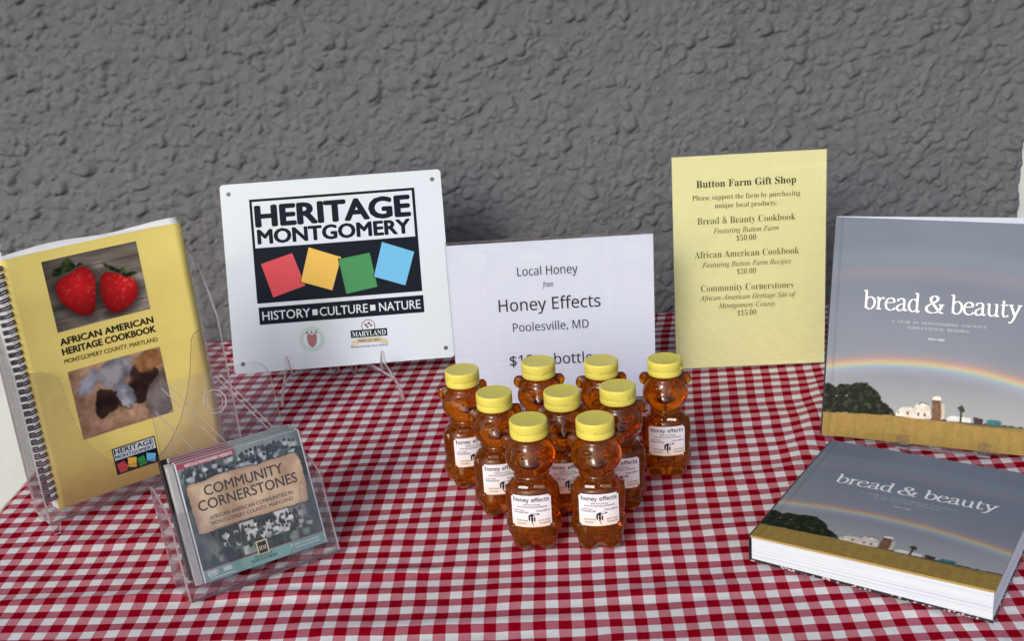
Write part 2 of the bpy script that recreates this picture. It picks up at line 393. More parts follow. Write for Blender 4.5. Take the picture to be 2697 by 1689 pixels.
def over(img, mask, col):
    m = np.clip(mask, 0, 1)[..., None]; col = np.asarray(col, float); return img*(1-m)+col*m
def chaikin(p, n=2):
    for _ in range(n):
        q = []
        for i in range(len(p)):
            a = p[i]; b = p[(i+1) % len(p)]; q += [(.75*a[0]+.25*b[0], .75*a[1]+.25*b[1]), (.25*a[0]+.75*b[0], .25*a[1]+.75*b[1])]
        p = q
    return p
def paint(name, x0, z0, x1, z1, y, step, fn, mname, parent, warp=None):
    nx = int((x1-x0)/step)+1; nz = int((z1-z0)/step)+1
    xs = np.linspace(x0, x1, nx); zs = np.linspace(z0, z1, nz); X, Z = np.meshgrid(xs, zs)
    img = fn(X, Z); V = np.stack([X.ravel(), np.full(X.size, y), Z.ravel()], 1)
    if warp: V = np.array([warp(p) for p in V])
    idx = np.arange(nx*nz).reshape(nz, nx); F = np.stack([idx[:-1, :-1], idx[:-1, 1:], idx[1:, 1:], idx[1:, :-1]], -1).reshape(-1, 4)
    me = bpy.data.meshes.new(name); me.from_pydata((V*S).tolist(), [], F.tolist())
    ca = me.color_attributes.new('ink', 'FLOAT_COLOR', 'POINT')
    rgba = np.ones((X.size, 4), np.float32); rgba[:, :3] = nlin(img.reshape(-1, 3)); ca.data.foreach_set('color', rgba.ravel())
    me.materials.append(M[mname]); me.update(); return link(name, me, parent)

# ------------------------------------------------------------------ setting: ground, wall, table, cloth
g = MB(); g.add([(-900,-1500,-31),(900,-1500,-31),(900,900,-31),(-900,900,-31)], [(0,1,2,3)]); go = g.build('ground', 'concrete', autonormal=False); tag(go, kind='structure')

WYAW = 2.05; W0 = (6.4, 38.8)
wall = thing('stucco_wall', 'rough dark grey stucco wall with white boards at both ends, behind the table', 'wall', (W0[0], W0[1], 0), WYAW)
def stucco():
    step = .085; x0, x1, z0, z1 = -44.88, 24.5, -4.0, 27.0
    nx = int((x1-x0)/step)+1; nz = int((z1-z0)/step)+1
    xs = np.linspace(x0, x1, nx); zs = np.linspace(z0, z1, nz); X, Z = np.meshgrid(xs, zs)
    H = (vnoise(X+90, Z+40, 7, 11, 3)-.5)*.30+(vnoise(X+90, Z+40, 1.6, 21, 3)-.5)*.20+(vnoise(X*1.0+90, Z+40, .5, 31, 2)-.5)*.07
    r = np.random.default_rng(5); n = 26000
    bx = r.uniform(x0, x1, n); bz = r.uniform(z0, z1, n); rad = np.exp(r.normal(-1.58, .38, n)).clip(.11, .55)
    dens = vnoise(bx+90, bz+40, 3.2, 77, 2)
    add = np.zeros_like(H); XW = X+(vnoise(X+90, Z+40, .55, 61, 2)-.5)*.38; ZW = Z+(vnoise(X+90, Z+40, .5, 67, 2)-.5)*.38
    for i in range(n):
        if dens[i] < .40 and r.random() < .5: continue
        a = rad[i]; an = r.normal(.5, .55); el = r.uniform(.55, 1.0); h = a*(r.uniform(.5, .9) if i % 4 == 0 else r.uniform(.12, .4))
        R_ = a*1.9+.3; i0 = max(0, int((bx[i]-R_-x0)/step)); i1 = min(nx, int((bx[i]+R_-x0)/step)+2); j0 = max(0, int((bz[i]-R_-z0)/step)); j1 = min(nz, int((bz[i]+R_-z0)/step)+2)
        if i1-i0 < 2 or j1-j0 < 2: continue
        dx = XW[j0:j1, i0:i1]-bx[i]; dz = ZW[j0:j1, i0:i1]-bz[i]
        u = (dx*math.cos(an)+dz*math.sin(an))/a; v = (-dx*math.sin(an)+dz*math.cos(an))/(a*el)
        up_ = dz*.9+dx*.25; q = (u*u+v*v)*np.where(up_ > 0, .42, 1.25)          # long back, steep lower lip
        b = h*np.clip(1-q, 0, 1)**np.where(up_ > 0, .9, .55)
        add[j0:j1, i0:i1] = np.maximum(add[j0:j1, i0:i1], b)
    H = H+add
    # ragged rim where the render meets the boards
    ed = np.minimum(X-x0-.0, x1-X); rim = (vnoise(X*0+3, Z+40, .5, 55, 4)-.5)*.45
    V = np.stack([X, -H-.15, Z], -1)
    V[..., 0] += np.where(ed < .9, rim*(1-ed/.9)*.8, 0)
    idx = np.arange(nx*nz).reshape(nz, nx); F = np.stack([idx[:-1, :-1], idx[:-1, 1:], idx[1:, 1:], idx[1:, :-1]], -1).reshape(-1, 4)
    me = bpy.data.meshes.new('stucco_face'); nv = nx*nz; nf = len(F)
    me.vertices.add(nv); me.vertices.foreach_set('co', (V.reshape(-1)*S).astype(np.float32))
    me.loops.add(nf*4); me.loops.foreach_set('vertex_index', F.ravel().astype(np.int32))
    me.polygons.add(nf); me.polygons.foreach_set('loop_start', np.arange(0, nf*4, 4, dtype=np.int32)); me.polygons.foreach_set('loop_total', np.full(nf, 4, np.int32))
    me.polygons.foreach_set('use_smooth', np.ones(nf, bool)); me.update(calc_edges=True); me.validate()
    me.materials.append(M['stucco']); return link('stucco_face', me, wall)
stucco()
b = MB(); b.box((-44.7, .12, -31), (24.3, 6, 75)); b.build('wall_core', 'stucco', wall)
for xa, xb, zt in ((-60, -44.62, 60), (24.25, 42, 12.4)):
    n = 3; wd = (xb-xa)/n
    for i in range(n): b = MB(); b.box((xa+i*wd+.03, -.02+.1*(i % 2), -31), (xa+(i+1)*wd-.03, .6, zt), bev=.05); b.build('trim_board', 'trim', wall)
b = MB(); b.box((24.2, .0, 12.45), (42, .6, 75)); b.build('wall_return', 'stucco', wall)

# unseen roof slab, added to block overhead sky and shade the table
b = MB(); b.box((-170, -26, 70), (170, 46, 73)); pc = b.build('added_shade_roof', 'shade_roof'); tag(pc, kind='structure')

# table under the cloth
BK = lambda x: 37.93+.0358*x             # back edge of the table
tb = thing('folding_table', 'long folding table hidden under the gingham cloth', 'table', (0, 0, -.2))
b = MB(); b.add([(-29.3,-8,-.1),(30,-8,-.1),(30,BK(30)-.3,-.1),(-29.3,BK(-29.3)-.3,-.1),(-29.3,-8,-1.6),(30,-8,-1.6),(30,BK(30)-.3,-1.6),(-29.3,BK(-29.3)-.3,-1.6)],
      [(0,1,2,3),(7,6,5,4),(0,4,5,1),(1,5,6,2),(2,6,7,3),(3,7,4,0)]); b.build('tabletop', 'table', tb)
for x in (-25, 26):
    for y in (-4, 31):
        b = MB(); b.tube([(x, y, -1.7), (x, y, -30.8)], .6, 12); b.build('leg', 'steel', tb)

def cloth():
    cI = [[-0.3784,-0.0377],[-1.1896,-0.3659],[-0.9279,-0.3518],[-0.1932,-0.4297],[-0.3959,-0.2952],[0.0751,-0.3332]]
    def grid_uv(x, y):
        X = x/20; Y = y/20-.8; B = [1, Y, Y*Y, X, X*Y, X*X]
        return x+sum(b*c[0] for b, c in zip(B, cI)), y+sum(b*c[1] for b, c in zip(B, cI))
    step = .2; hang = 16
    xs = np.concatenate([[-29.5-.0]*0, np.arange(-29.5, 30.3, step)]); nx = len(xs)
    T = np.linspace(0, 1, 236); ny = len(T)
    X, Tt = np.meshgrid(xs, T); yb = BK(X); Y = -8.3+Tt*(yb+8.3)
    Z = -.02-.17*(1-vnoise(X+60, (Y+30)*4.2, 7, 91, 4))-.05*vnoise(X+60, (Y+30)*1.6, 1.5, 93, 3)-.16*np.clip(.55-vnoise(X+60, Y+30, 9, 95, 2), 0, 1)
    # long shallow folds lying roughly across the table
    fold = lambda x, y, xc, yc, L, wd, an, h: h*np.exp(-(((x-xc)*math.cos(an)+(y-yc)*math.sin(an))/L)**2-(((y-yc)*math.cos(an)-(x-xc)*math.sin(an))/wd)**2)
    for a in [(-9,5.2,5,.35,.06,.16),(-13,3.9,4,.28,-.03,.15),(-20,4.3,5,.3,.02,.12),(-6,1.2,7,.5,.03,.12),(3,3.0,5,.4,.05,.08),(12,17,.9,4.5,-.35,.22),(14,22,.8,4,-.3,.2),(9,13,4,.5,.3,.1),(-22,9,4,.5,.1,.12),(8,8,3,.4,.1,.08),(-14,15,6,.6,.05,.10),(2,33,5,.7,0,.15)]:
        Z = Z+fold(X, Y, *a)
    ex = np.minimum(X+29.5, 30.2-X); ey = np.minimum(Y+8.3, yb-Y); e = np.minimum(ex, ey); Z = Z-.35*np.exp(-(e/.35)**2)
    U, Vv = grid_uv(X, Y)
    P = [(float(a), float(b_), float(c_)) for a, b_, c_ in zip(X.ravel(), Y.ravel(), Z.ravel())]; UV = list(zip(U.ravel().tolist(), Vv.ravel().tolist()))
    idx = np.arange(nx*ny).reshape(ny, nx); F = [tuple(map(int, q)) for q in np.stack([idx[:-1, :-1], idx[:-1, 1:], idx[1:, 1:], idx[1:, :-1]], -1).reshape(-1, 4)]
    # hanging sides, with soft folds
    ring = [int(i) for i in idx[0, :]]+[int(i) for i in idx[1:, -1]]+[int(i) for i in idx[-1, -2::-1]]+[int(i) for i in idx[-2:0:-1, 0]]
    prev = ring; L = len(ring); rows = 14; wall_side = set(int(i) for i in idx[-1, :])
    for r_ in range(1, rows+1):
        cur = []
        for k_, i in enumerate(ring):
            x, y, z = P[i]; nxv = -1 if x < -29.4 else (1 if x > 30.0 else 0); nyv = -1 if y < -8.2 else 0
            d = r_/rows; wv_ = (.25+.9*d)*(.5+.5*math.sin(k_*.16+1.3*math.sin(k_*.043)))+.15*d
            zz = z-d*hang-(.15 if r_ else 0); cur.append(len(P))
            if i in wall_side and not nxv: P.append((x, y+.02*d, zz))
            else: P.append((x+nxv*wv_, y+nyv*wv_, zz))
            u, v = UV[i]; dd = d*hang; UV.append((u+nxv*dd, v+(nyv if nyv else (1 if i in wall_side and not nxv else 0))*dd))
        F += [(prev[k_], cur[k_], cur[(k_+1) % L], prev[(k_+1) % L]) for k_ in range(L)]; prev = cur
    me = bpy.data.meshes.new('tablecloth'); me.from_pydata([(p[0]*S, p[1]*S, p[2]*S) for p in P], [], F)
    uvl = me.uv_layers.new(name='UVMap'); li = np.zeros(len(me.loops), np.int32); me.loops.foreach_get('vertex_index', li)
    uvl.data.foreach_set('uv', np.array(UV, np.float32)[li].ravel()); me.polygons.foreach_set('use_smooth', [True]*len(F)); me.materials.append(M['gingham']); me.update()
    o = link('tablecloth', me); tag(o, 'red and white gingham cotton cloth spread over the display table', 'tablecloth'); return o
cloth()

# ------------------------------------------------------------------ round-cornered rectangle
def rrect(x0, z0, x1, z1, r, n=5):
    p = []
    for cx, cz, a0 in ((x1-r, z1-r, 0), (x0+r, z1-r, 90), (x0+r, z0+r, 180), (x1-r, z0+r, 270)):
        p += [(cx+r*math.cos(R(a0+90*i/n)), cz+r*math.sin(R(a0+90*i/n))) for i in range(n+1)]
    return p
def disc(cx, cz, rx_, rz_=None, n=28): rz_ = rz_ or rx_; return [(cx+rx_*math.cos(2*math.pi*i/n), cz+rz_*math.sin(2*math.pi*i/n)) for i in range(n)]
def stroke(a, b, wd):
    d = Vector((b[0]-a[0], b[1]-a[1])); n_ = Vector((-d.y, d.x)).normalized()*wd/2; return [(a[0]+n_.x, a[1]+n_.y), (b[0]+n_.x, b[1]+n_.y), (b[0]-n_.x, b[1]-n_.y), (a[0]-n_.x, a[1]-n_.y)]

# ------------------------------------------------------------------ heritage plate on easel
hs = thing('heritage_sign', 'glossy white plate with black logo and four coloured squares, on a clear easel', 'sign', (-20.39, 26.22, 1.3), 4.8, 18.7)
b = MB(); b.slab(rrect(0, 0, 13.33, 11.46, .22), 0, .24); b.build('plate', 'plate', hs)
hp = hs.children[0]
b = MB(); b.flat([(1.70,4.15),(11.68,4.15),(11.68,10.46),(1.70,10.46)], -.006, 0); b.flat([(1.75,2.86),(11.71,2.86),(11.71,3.91),(1.75,3.91)], -.006, 0); b.build('black_panel', 'navy', hp)
b = MB(); b.flat([(1.86,7.50),(11.51,7.50),(11.51,10.30),(1.86,10.30)], -.012); b.build('white_panel', 'p_whi', hp)
line(hp, 'navy', 'HERITAGE', 2.05, 11.28, 8.80, 1.20, -.020, 'gill', .058); line(hp, 'navy', 'MONTGOMERY', 2.07, 11.22, 7.75, .82, -.020, 'gill', .050)
for i, (q, mm) in enumerate((([(2.11,6.53),(4.03,7.05),(4.66,5.03),(2.69,4.46)], 'p_red'), ([(5.05,7.32),(6.95,6.58),(6.26,4.62),(4.42,5.28)], 'p_yel'),
               ([(6.78,6.46),(8.69,6.72),(8.99,4.63),(7.09,4.33)], 'p_gre'), ([(9.48,7.31),(11.38,6.57),(10.68,4.58),(8.83,5.25)], 'p_blu'))):
    b = MB(); cx_ = sum(p[0] for p in q)/4; cz_ = sum(p[1] for p in q)/4
    b.flat([(cx_+(p[0]-cx_)*1.045, cz_+(p[1]-cz_)*1.045) for p in q], -.014-.004*i, 0); b.flat(q, -.016-.004*i, 1); b.build('coloured_square', ['navy', mm], hp)
for s_, xa, xb in (('HISTORY', 1.95, 4.82), ('CULTURE', 5.40, 8.30), ('NATURE', 9.0, 11.50)): line(hp, 'p_whi', s_, xa, xb, 3.12, .52, -.014, 'gill', .009)
for xa in (4.96, 8.46): shape(hp, 'white_square', 'p_whi', ([(xa,3.20),(xa+.31,3.20),(xa+.31,3.55),(xa,3.55)], -.014))
b = MB(); b.flat(disc(4.81,1.76,.76), -.006, 0); b.flat(disc(4.81,1.76,.53), -.010, 1)
for i in range(30):
    a = i*math.pi/15; b.flat(disc(4.81+.65*math.cos(a), 1.76+.65*math.sin(a), .045, n=6), -.012, 1)
b.flat([(4.50,1.98),(4.62,2.1),(4.81,2.02),(5.0,2.1),(5.12,1.98),(5.08,1.55),(4.95,1.33),(4.81,1.25),(4.67,1.33),(4.54,1.55)], -.014, 2)
for x, z, r_ in ((4.68,1.85,.07),(4.94,1.85,.07),(4.7,1.6,.06),(4.92,1.58,.07),(4.81,1.42,.06),(4.81,1.72,.05)): b.flat(disc(x, z, r_, n=8), -.018, 3)
for x in (4.55, 4.81, 5.07): b.flat([(x-.1,2.1),(x+.1,2.1),(x,2.32)], -.014, 2)
b.build('county_seal', ['seal', 'plate', 'seal2', 'p_red'], hp)
b = MB(); b.flat(disc(8.25,2.28,.42,.42), -.006, 2); b.flat(disc(8.25,2.28,.37,.37), -.008, 1)
for x, z, r_ in ((8.1,2.38,.09),(8.3,2.46,.09),(8.42,2.32,.08),(8.2,2.25,.08)): b.flat(disc(x, z, r_, n=8), -.010, 2)
b.flat([(7.16,1.63),(9.36,1.63),(9.36,2.09),(7.16,2.09)], -.011, 0)
b.flat([(7.5,1.28),(9.0,1.28),(9.0,1.58),(7.5,1.58)], -.009, 3); b.flat([(7.1,1.12),(7.6,1.22),(7.5,1.5),(7.2,1.42)], -.007, 3); b.flat([(9.4,1.12),(8.9,1.22),(9.0,1.5),(9.3,1.42)], -.007, 3)
text(b, 'Maryland'.upper(), 7.25, 9.27, 1.70, .30, -.015, 'serif', 0, mi=1); text(b, 'HERITAGE AREA', 7.58, 8.92, 1.35, .15, -.015, 'serif', 0, mi=4)
text(b, 'Maryland Heritage Areas Authority', 7.08, 9.38, 1.03, .12, -.008, 'ital', .01, ref='M', mi=4); b.build('maryland_logo', ['navy', 'p_whi', 'seal2', 'tan', 'navy'], hp)
for x, z in ((.51,10.87),(12.80,10.88),(12.83,.59),(.55,.57)):
    b = MB(); b.slab(disc(x, z, .125), -.012, .0, mi=0); b.slab(disc(x, z, .06), -.03, -.012, mi=1); b.build('screw_hole', ['dark_hole', 'steel'], hs)

ea = thing('display_easel', 'clear acrylic easel with two splayed legs holding the white logo plate', 'easel', (-14.3, 26, 0))
def easel_leg(foot, tip, back):
    # vertical profile along the leg (0 foot .. 1 tip .. 2 back), then a thin curved plate
    f, t, k_ = Vector(foot), Vector(tip), Vector(back)
    L1 = (t-f).length; L2 = (k_-t).length
    bx_ = lambda z_: (27.15+(z_-1.3)*.36-25.75)/((k_-t).normalized().y)+L1      # runs up just behind the leaning plate
    prof = [(0,.0),(.22,0),(.55,.75),(1.1,1.12),(L1+.2,1.16),(L1+L2*.6,1.0),(L1+L2-.6,.6),(L1+L2-.3,0),(L1+L2+.1,0),(L1+L2+.35,3.2),(bx_(8)+.5,8.4),(bx_(8.6)+.1,8.6),(bx_(8.0),8.0),(bx_(3),3.0),(bx_(1.5),1.5),(bx_(1.3),1.22),(L1+.30,1.24),(L1+.16,2.1),(L1+.10,2.44),(L1-.06,2.55),(L1-.2,2.35),(L1-.28,1.75),(.6,.95),(.05,.25)]
    def P(s_, z_, o):
        if s_ < L1: p = f.lerp(t, s_/L1); d = (t-f).normalized()
        else: p = t.lerp(k_, (s_-L1)/L2); d = (k_-t).normalized()
        n_ = Vector((-d.y, d.x, 0)); q = p+n_*o; return (q.x+14.3, q.y-26, z_)
    from mathutils.geometry import tessellate_polygon
    tri = tessellate_polygon([[Vector((p[0], p[1], 0)) for p in prof]]); n_ = len(prof); b = MB()
    vs = [P(*p, -.06) for p in prof]+[P(*p, .06) for p in prof]
    b.add(vs, [tuple(t_) for t_ in tri]+[tuple(i+n_ for i in reversed(t_)) for t_ in tri], 0)
    b.add(vs, [(i, (i+1) % n_, (i+1) % n_+n_, i+n_) for i in range(n_)], 1); b.build('leg_plate', ['acrylic_easel', 'edge'], ea)
easel_leg((-17.18, 23.95, 0), (-17.02, 25.75, 0), (-14.7, 28.9, 0)); easel_leg((-9.97, 24.04, 0), (-11.25, 25.75, 0), (-13.75, 28.9, 0))

# ------------------------------------------------------------------ honey price sign
ho = thing('honey_price_sign', 'white printed sheet in a clear upright holder behind the honey bears', 'sign', (-6.60, 22.40, 0), 1.3, -2.1)
b = MB(); b.box((0,.02,.14), (11.23,.05,9.78)); b.build('paper_sheet', 'paper_white', ho)
pp = ho.children[0]
line(pp, 'ink', 'Local Honey', 3.79, 7.09, 7.82, .51, -.005, 'sans'); line(pp, 'ink', 'from', 5.13, 5.70, 7.10, .33, -.005, 'sansi', ref='f'); line(pp, 'ink', 'Honey Effects', 2.65, 8.27, 5.78, .72, -.005, 'sans', .004)
line(pp, 'ink', 'Poolesville, MD', 3.36, 7.57, 4.55, .50, -.005, 'sans'); line(pp, 'ink', '$10 a', 3.06, 5.08, 2.5, .62, -.005, 'sans', .004); line(pp, 'ink', 'bottle', 5.56, 7.72, 2.46, .68, -.005, 'sans', .004, ref='b')
b = MB(); b.slab([(-.03,.0),(11.26,.0),(11.26,9.98),(-.03,9.98)], -.07, -.025, ei=1); b.build('front_panel', ['acrylic', 'edge_dark'], ho)
b = MB(); b.slab([(-.03,.0),(11.26,.0),(11.26,9.9),(-.03,9.9)], .08, .16, ei=1); b.build('back_panel', ['acrylic', 'edge'], ho)
b = MB(); b.slab([(-.03,-1.5),(11.26,-1.5),(11.26,1.6),(-.03,1.6)], .02, .12, 'xy', ei=1); b.build('base_plate', ['acrylic2', 'edge'], ho)

gi = thing('price_list_sign', 'tall pale yellow price list in a clear holder, left of the standing book', 'sign', (6.21, 26.76, 0), -.3, 4.1)
b = MB(); b.box((.03,.02,.03), (8.84,.05,12.78)); b.build('paper_sheet', 'paper_yellow', gi)
pp = gi.children[0]
line(pp, 'ink_olive_dark', 'Button Farm Gift Shop', 1.41, 7.12, 10.95, .41, -.005, 'serif')
for s_, xa, xb, z_, h_ in (('Please support the farm by purchasing',1.17,7.35,10.21,.30),('unique local products:',2.46,6.02,9.71,.30),('Bread & Beauty Cookbook',1.43,7.10,8.79,.40),('$50.00',3.69,4.82,7.73,.32),('African American Cookbook',1.24,7.31,6.78,.40),('$20.00',3.70,4.81,5.72,.32),('Community Cornerstones',1.58,6.98,4.74,.40),('$15.00',3.71,4.82,3.19,.32)):
    line(pp, 'ink_olive', s_, xa, xb, z_, h_, -.005, 'serif', -.010)
for s_, xa, xb, z_ in (('Featuring Button Farm',2.35,6.14,8.23),('Featuring Button Farm Recipes',1.68,6.85,6.21),('African American Heritage Site of',1.48,7.14,4.20),('Montgomery County',2.60,5.95,3.69)):
    line(pp, 'ink_olive', s_, xa, xb, z_, .31, -.005, 'ital', .002, ref='F')
b = MB(); b.slab([(0,0),(8.87,0),(8.87,12.88),(0,12.88)], -.06, -.02, ei=1); b.build('front_panel', ['acrylic', 'edge'], gi)
b = MB(); b.slab([(0,0),(8.87,0),(8.87,12.84),(0,12.84)], .07, .14, ei=1); b.build('back_panel', ['acrylic', 'edge'], gi)
b = MB(); b.slab([(0,.14),(8.87,.14),(8.87,4),(0,4)], .02, .1, 'xy', ei=1); b.build('rear_foot', ['acrylic', 'edge'], gi)

# ------------------------------------------------------------------ picture painters
TR = dict(
 strawL=[(2.19,10.46),(2.39,10.75),(2.96,10.88),(3.44,11.13),(3.81,11.09),(4.08,10.78),(4.14,10.28),(3.82,8.92),(3.39,8.71),(3.04,8.87),(2.61,9.28),(2.22,9.87)],
 strawR=[(4.24,9.95),(4.39,10.51),(4.78,10.62),(5.36,10.33),(5.73,10.19),(6.0,9.83),(6.04,9.41),(5.82,8.96),(5.35,8.67),(4.86,8.5),(4.45,8.65),(4.22,9.17)],
 leafL=[(2.19,10.99),(2.23,11.27),(2.59,11.33),(2.83,11.56),(3.09,11.67),(3.24,11.51),(3.36,11.2),(3.58,11.34),(3.74,11.2),(3.35,11.15),(3.04,11.03),(2.65,10.97),(2.4,10.89)],
 leafR=[(4.63,11.07),(5.02,10.81),(5.31,10.59),(5.57,10.63),(5.59,10.28),(5.86,10.36),(6.19,10.24),(5.87,10.16),(5.56,10.13),(5.36,10.36),(4.97,10.62),(4.68,10.84)],
 g_earL=[(1.93,4.99),(2.33,5.83),(3.19,6.26),(3.24,5.45),(2.69,4.98)], g_head=[(3.2,6.32),(5.04,6.54),(4.99,5.74),(4.48,4.96),(3.88,4.79),(3.21,5.34)],
 g_earR=[(4.03,5.09),(4.42,5.21),(4.73,4.53),(4.82,4.15),(4.44,3.73),(4.0,4.05),(3.87,4.67)],
 g_dark=[(2.96,5.19),(3.88,4.79),(4.37,4.99),(4.88,5.77),(5.68,5.77),(6.25,5.14),(5.67,4.6),(5.13,3.7),(4.63,4.09),(4.43,3.68),(3.73,4.13),(3.03,3.48),(2.72,4.1)],
 g_brown=[(5.06,6.07),(5.7,6.38),(6.41,6.3),(6.37,5.58),(5.58,5.27),(5.05,5.49)], g_grey2=[(5.33,4.35),(5.98,4.98),(6.51,5.53),(6.5,4.35),(6.48,2.97),(5.44,2.94),(5.15,3.51)],
 tree=[(-0.3,1.15),(-0.3,2.60),(0.24,2.69),(0.51,2.46),(0.63,2.56),(0.8,2.68),(1.05,2.69),(1.23,2.66),(1.51,2.81),(2.02,2.83),(2.37,2.59),(2.65,2.27),(2.84,1.98),(3.1,1.78),(3.36,1.54),(3.55,1.34)],
 barn=[(3.5,1.34),(3.51,1.5),(3.75,1.8),(4.17,1.83),(4.3,1.77),(4.41,2.0),(4.72,2.19),(5.02,2.02),(5.09,1.76),(5.16,1.32),(4.37,1.28)], silo=[(5.19,1.29),(5.13,2.42),(5.33,2.5),(5.53,2.46),(5.61,1.31)],
 annex=[(5.61,1.34),(5.58,2.16),(5.72,2.13),(5.76,1.44)], tree2=[(6.36,1.85),(6.33,2.02),(6.46,2.14),(6.62,2.09),(6.66,1.88),(6.53,1.74)],
 shed=[(5.88,1.31),(5.87,1.48),(6.06,1.6),(6.46,1.6),(6.94,1.56),(6.97,1.34)], dshed=[(7.1,1.32),(7.07,1.64),(7.49,1.58),(7.51,1.32)], teal=[(7.67,1.32),(7.67,1.51),(7.8,1.6),(8.23,1.6),(8.34,1.5),(8.33,1.33)],
 parch=[(0.16,4.06),(0.23,4.18),(0.45,4.24),(0.97,4.21),(1.54,4.32),(2.25,4.32),(2.97,4.29),(3.39,4.2),(3.71,4.29),(4.3,4.27),(4.84,4.29),(5.17,4.25),(5.29,3.98),(5.32,3.78),(5.3,3.31),(5.32,3.0),(5.24,2.14),(5.19,2.02),(4.89,2.04),(4.39,2.05),(3.49,2.06),(2.76,2.07),(2.03,2.09),(1.31,2.09),(0.58,2.02),(0.31,2.07),(0.22,2.13),(0.21,2.49),(0.22,2.81),(0.18,3.17),(0.19,3.63)])
def A3(c): return np.asarray(c, float)
def lerpc(a, b, t): t = np.clip(t, 0, 1)[..., None]; return A3(a)*(1-t)+A3(b)*t
def straw_pic(X, Z):
    n1 = vnoise(X*.5+5, Z*4+9, 1.2, 3, 4); img = lerpc((84, 80, 74), (176, 170, 160), n1*1.5-.25)
    for zl in (11.05, 10.45, 9.4, 8.9): img = over(img, .5*np.exp(-((Z-zl-.06*vnoise(X, Z, 1, 8))/.035)**2), (60, 54, 50))
    img = over(img, .55*np.clip(1-(X-1.85)/1.3, 0, 1), (46, 44, 40))
    for key, dx in (('strawL', -.05), ('strawR', .1)):
        sh = sdf(X+dx*.3, Z+.12, chaikin(TR[key])); img = over(img, np.clip(.55-sh*1.4, 0, .75), (30, 26, 26))
    for key, lx, lz in (('strawL', 3.3, 10.3), ('strawR', 5.4, 9.9)):
        s_ = sdf(X, Z, chaikin(TR[key])); dd = np.hypot((X-lx), (Z-lz)); c = lerpc((216, 34, 36), (96, 6, 12), np.clip(dd/1.7, 0, 1)*.9+.25*np.exp(s_/.12)*.6)
        seeds = np.clip((vnoise(X*1.0+3, Z+3, .13, 41, 2)-.6)*5, 0, 1)*np.clip(1-dd/1.3, .15, 1); c = over(c, seeds*.55, (255, 150, 140))
        img = over(img, np.clip(-s_/.04+.5, 0, 1), 0*c+c) if False else img*(1-np.clip(-s_/.04+.5, 0, 1)[..., None])+c*np.clip(-s_/.04+.5, 0, 1)[..., None]
    for key in ('leafL', 'leafR'):
        s_ = sdf(X, Z, TR[key]); t = vnoise(X, Z, .25, 17, 3); c = lerpc((20, 30, 16), (86, 110, 52), t*1.6-.5); mk_ = np.clip(-s_/.04+.6, 0, 1)[..., None]; img = img*(1-mk_)+c*mk_
    return img
def goat_pic(X, Z):
    n1 = vnoise(X, Z, .9, 51, 5); n2 = vnoise(X, Z, .22, 57, 3); X = X+(vnoise(X, Z, .4, 58, 3)-.5)*.35; Z = Z+(vnoise(X, Z, .4, 59, 3)-.5)*.35; img = lerpc((112, 82, 64), (206, 170, 146), n1*1.1+n2*.6-.35)
    for key, a_, b_ in (('g_dark', (34, 22, 22), (70, 50, 44)), ('g_brown', (96, 66, 40), (170, 124, 80)), ('g_grey2', (66, 58, 58), (128, 118, 116)), ('g_head', (92, 88, 96), (160, 160, 172)), ('g_earL', (104, 106, 120), (168, 172, 188)), ('g_earR', (100, 104, 118), (176, 182, 198))):
        s_ = sdf(X, Z, chaikin(TR[key], 2)); t = vnoise(X, Z, .5, 61, 5)+(.22 if key != 'g_dark' else -.1)*(-s_)/.4; c = lerpc(a_, b_, t*1.9-.5); mk_ = np.clip(-s_/.09+.5, 0, 1)[..., None]; img = img*(1-mk_)+c*mk_
    img = over(img, .8*np.clip(1-np.hypot(X-4.6, (Z-5.2)*1.3)/.35, 0, 1), (200, 150, 120))
    img = over(img, .85*np.clip(1-np.hypot((X-4.9)*1.2, Z-4.4)/.35, 0, 1), (60, 40, 36))
    return img
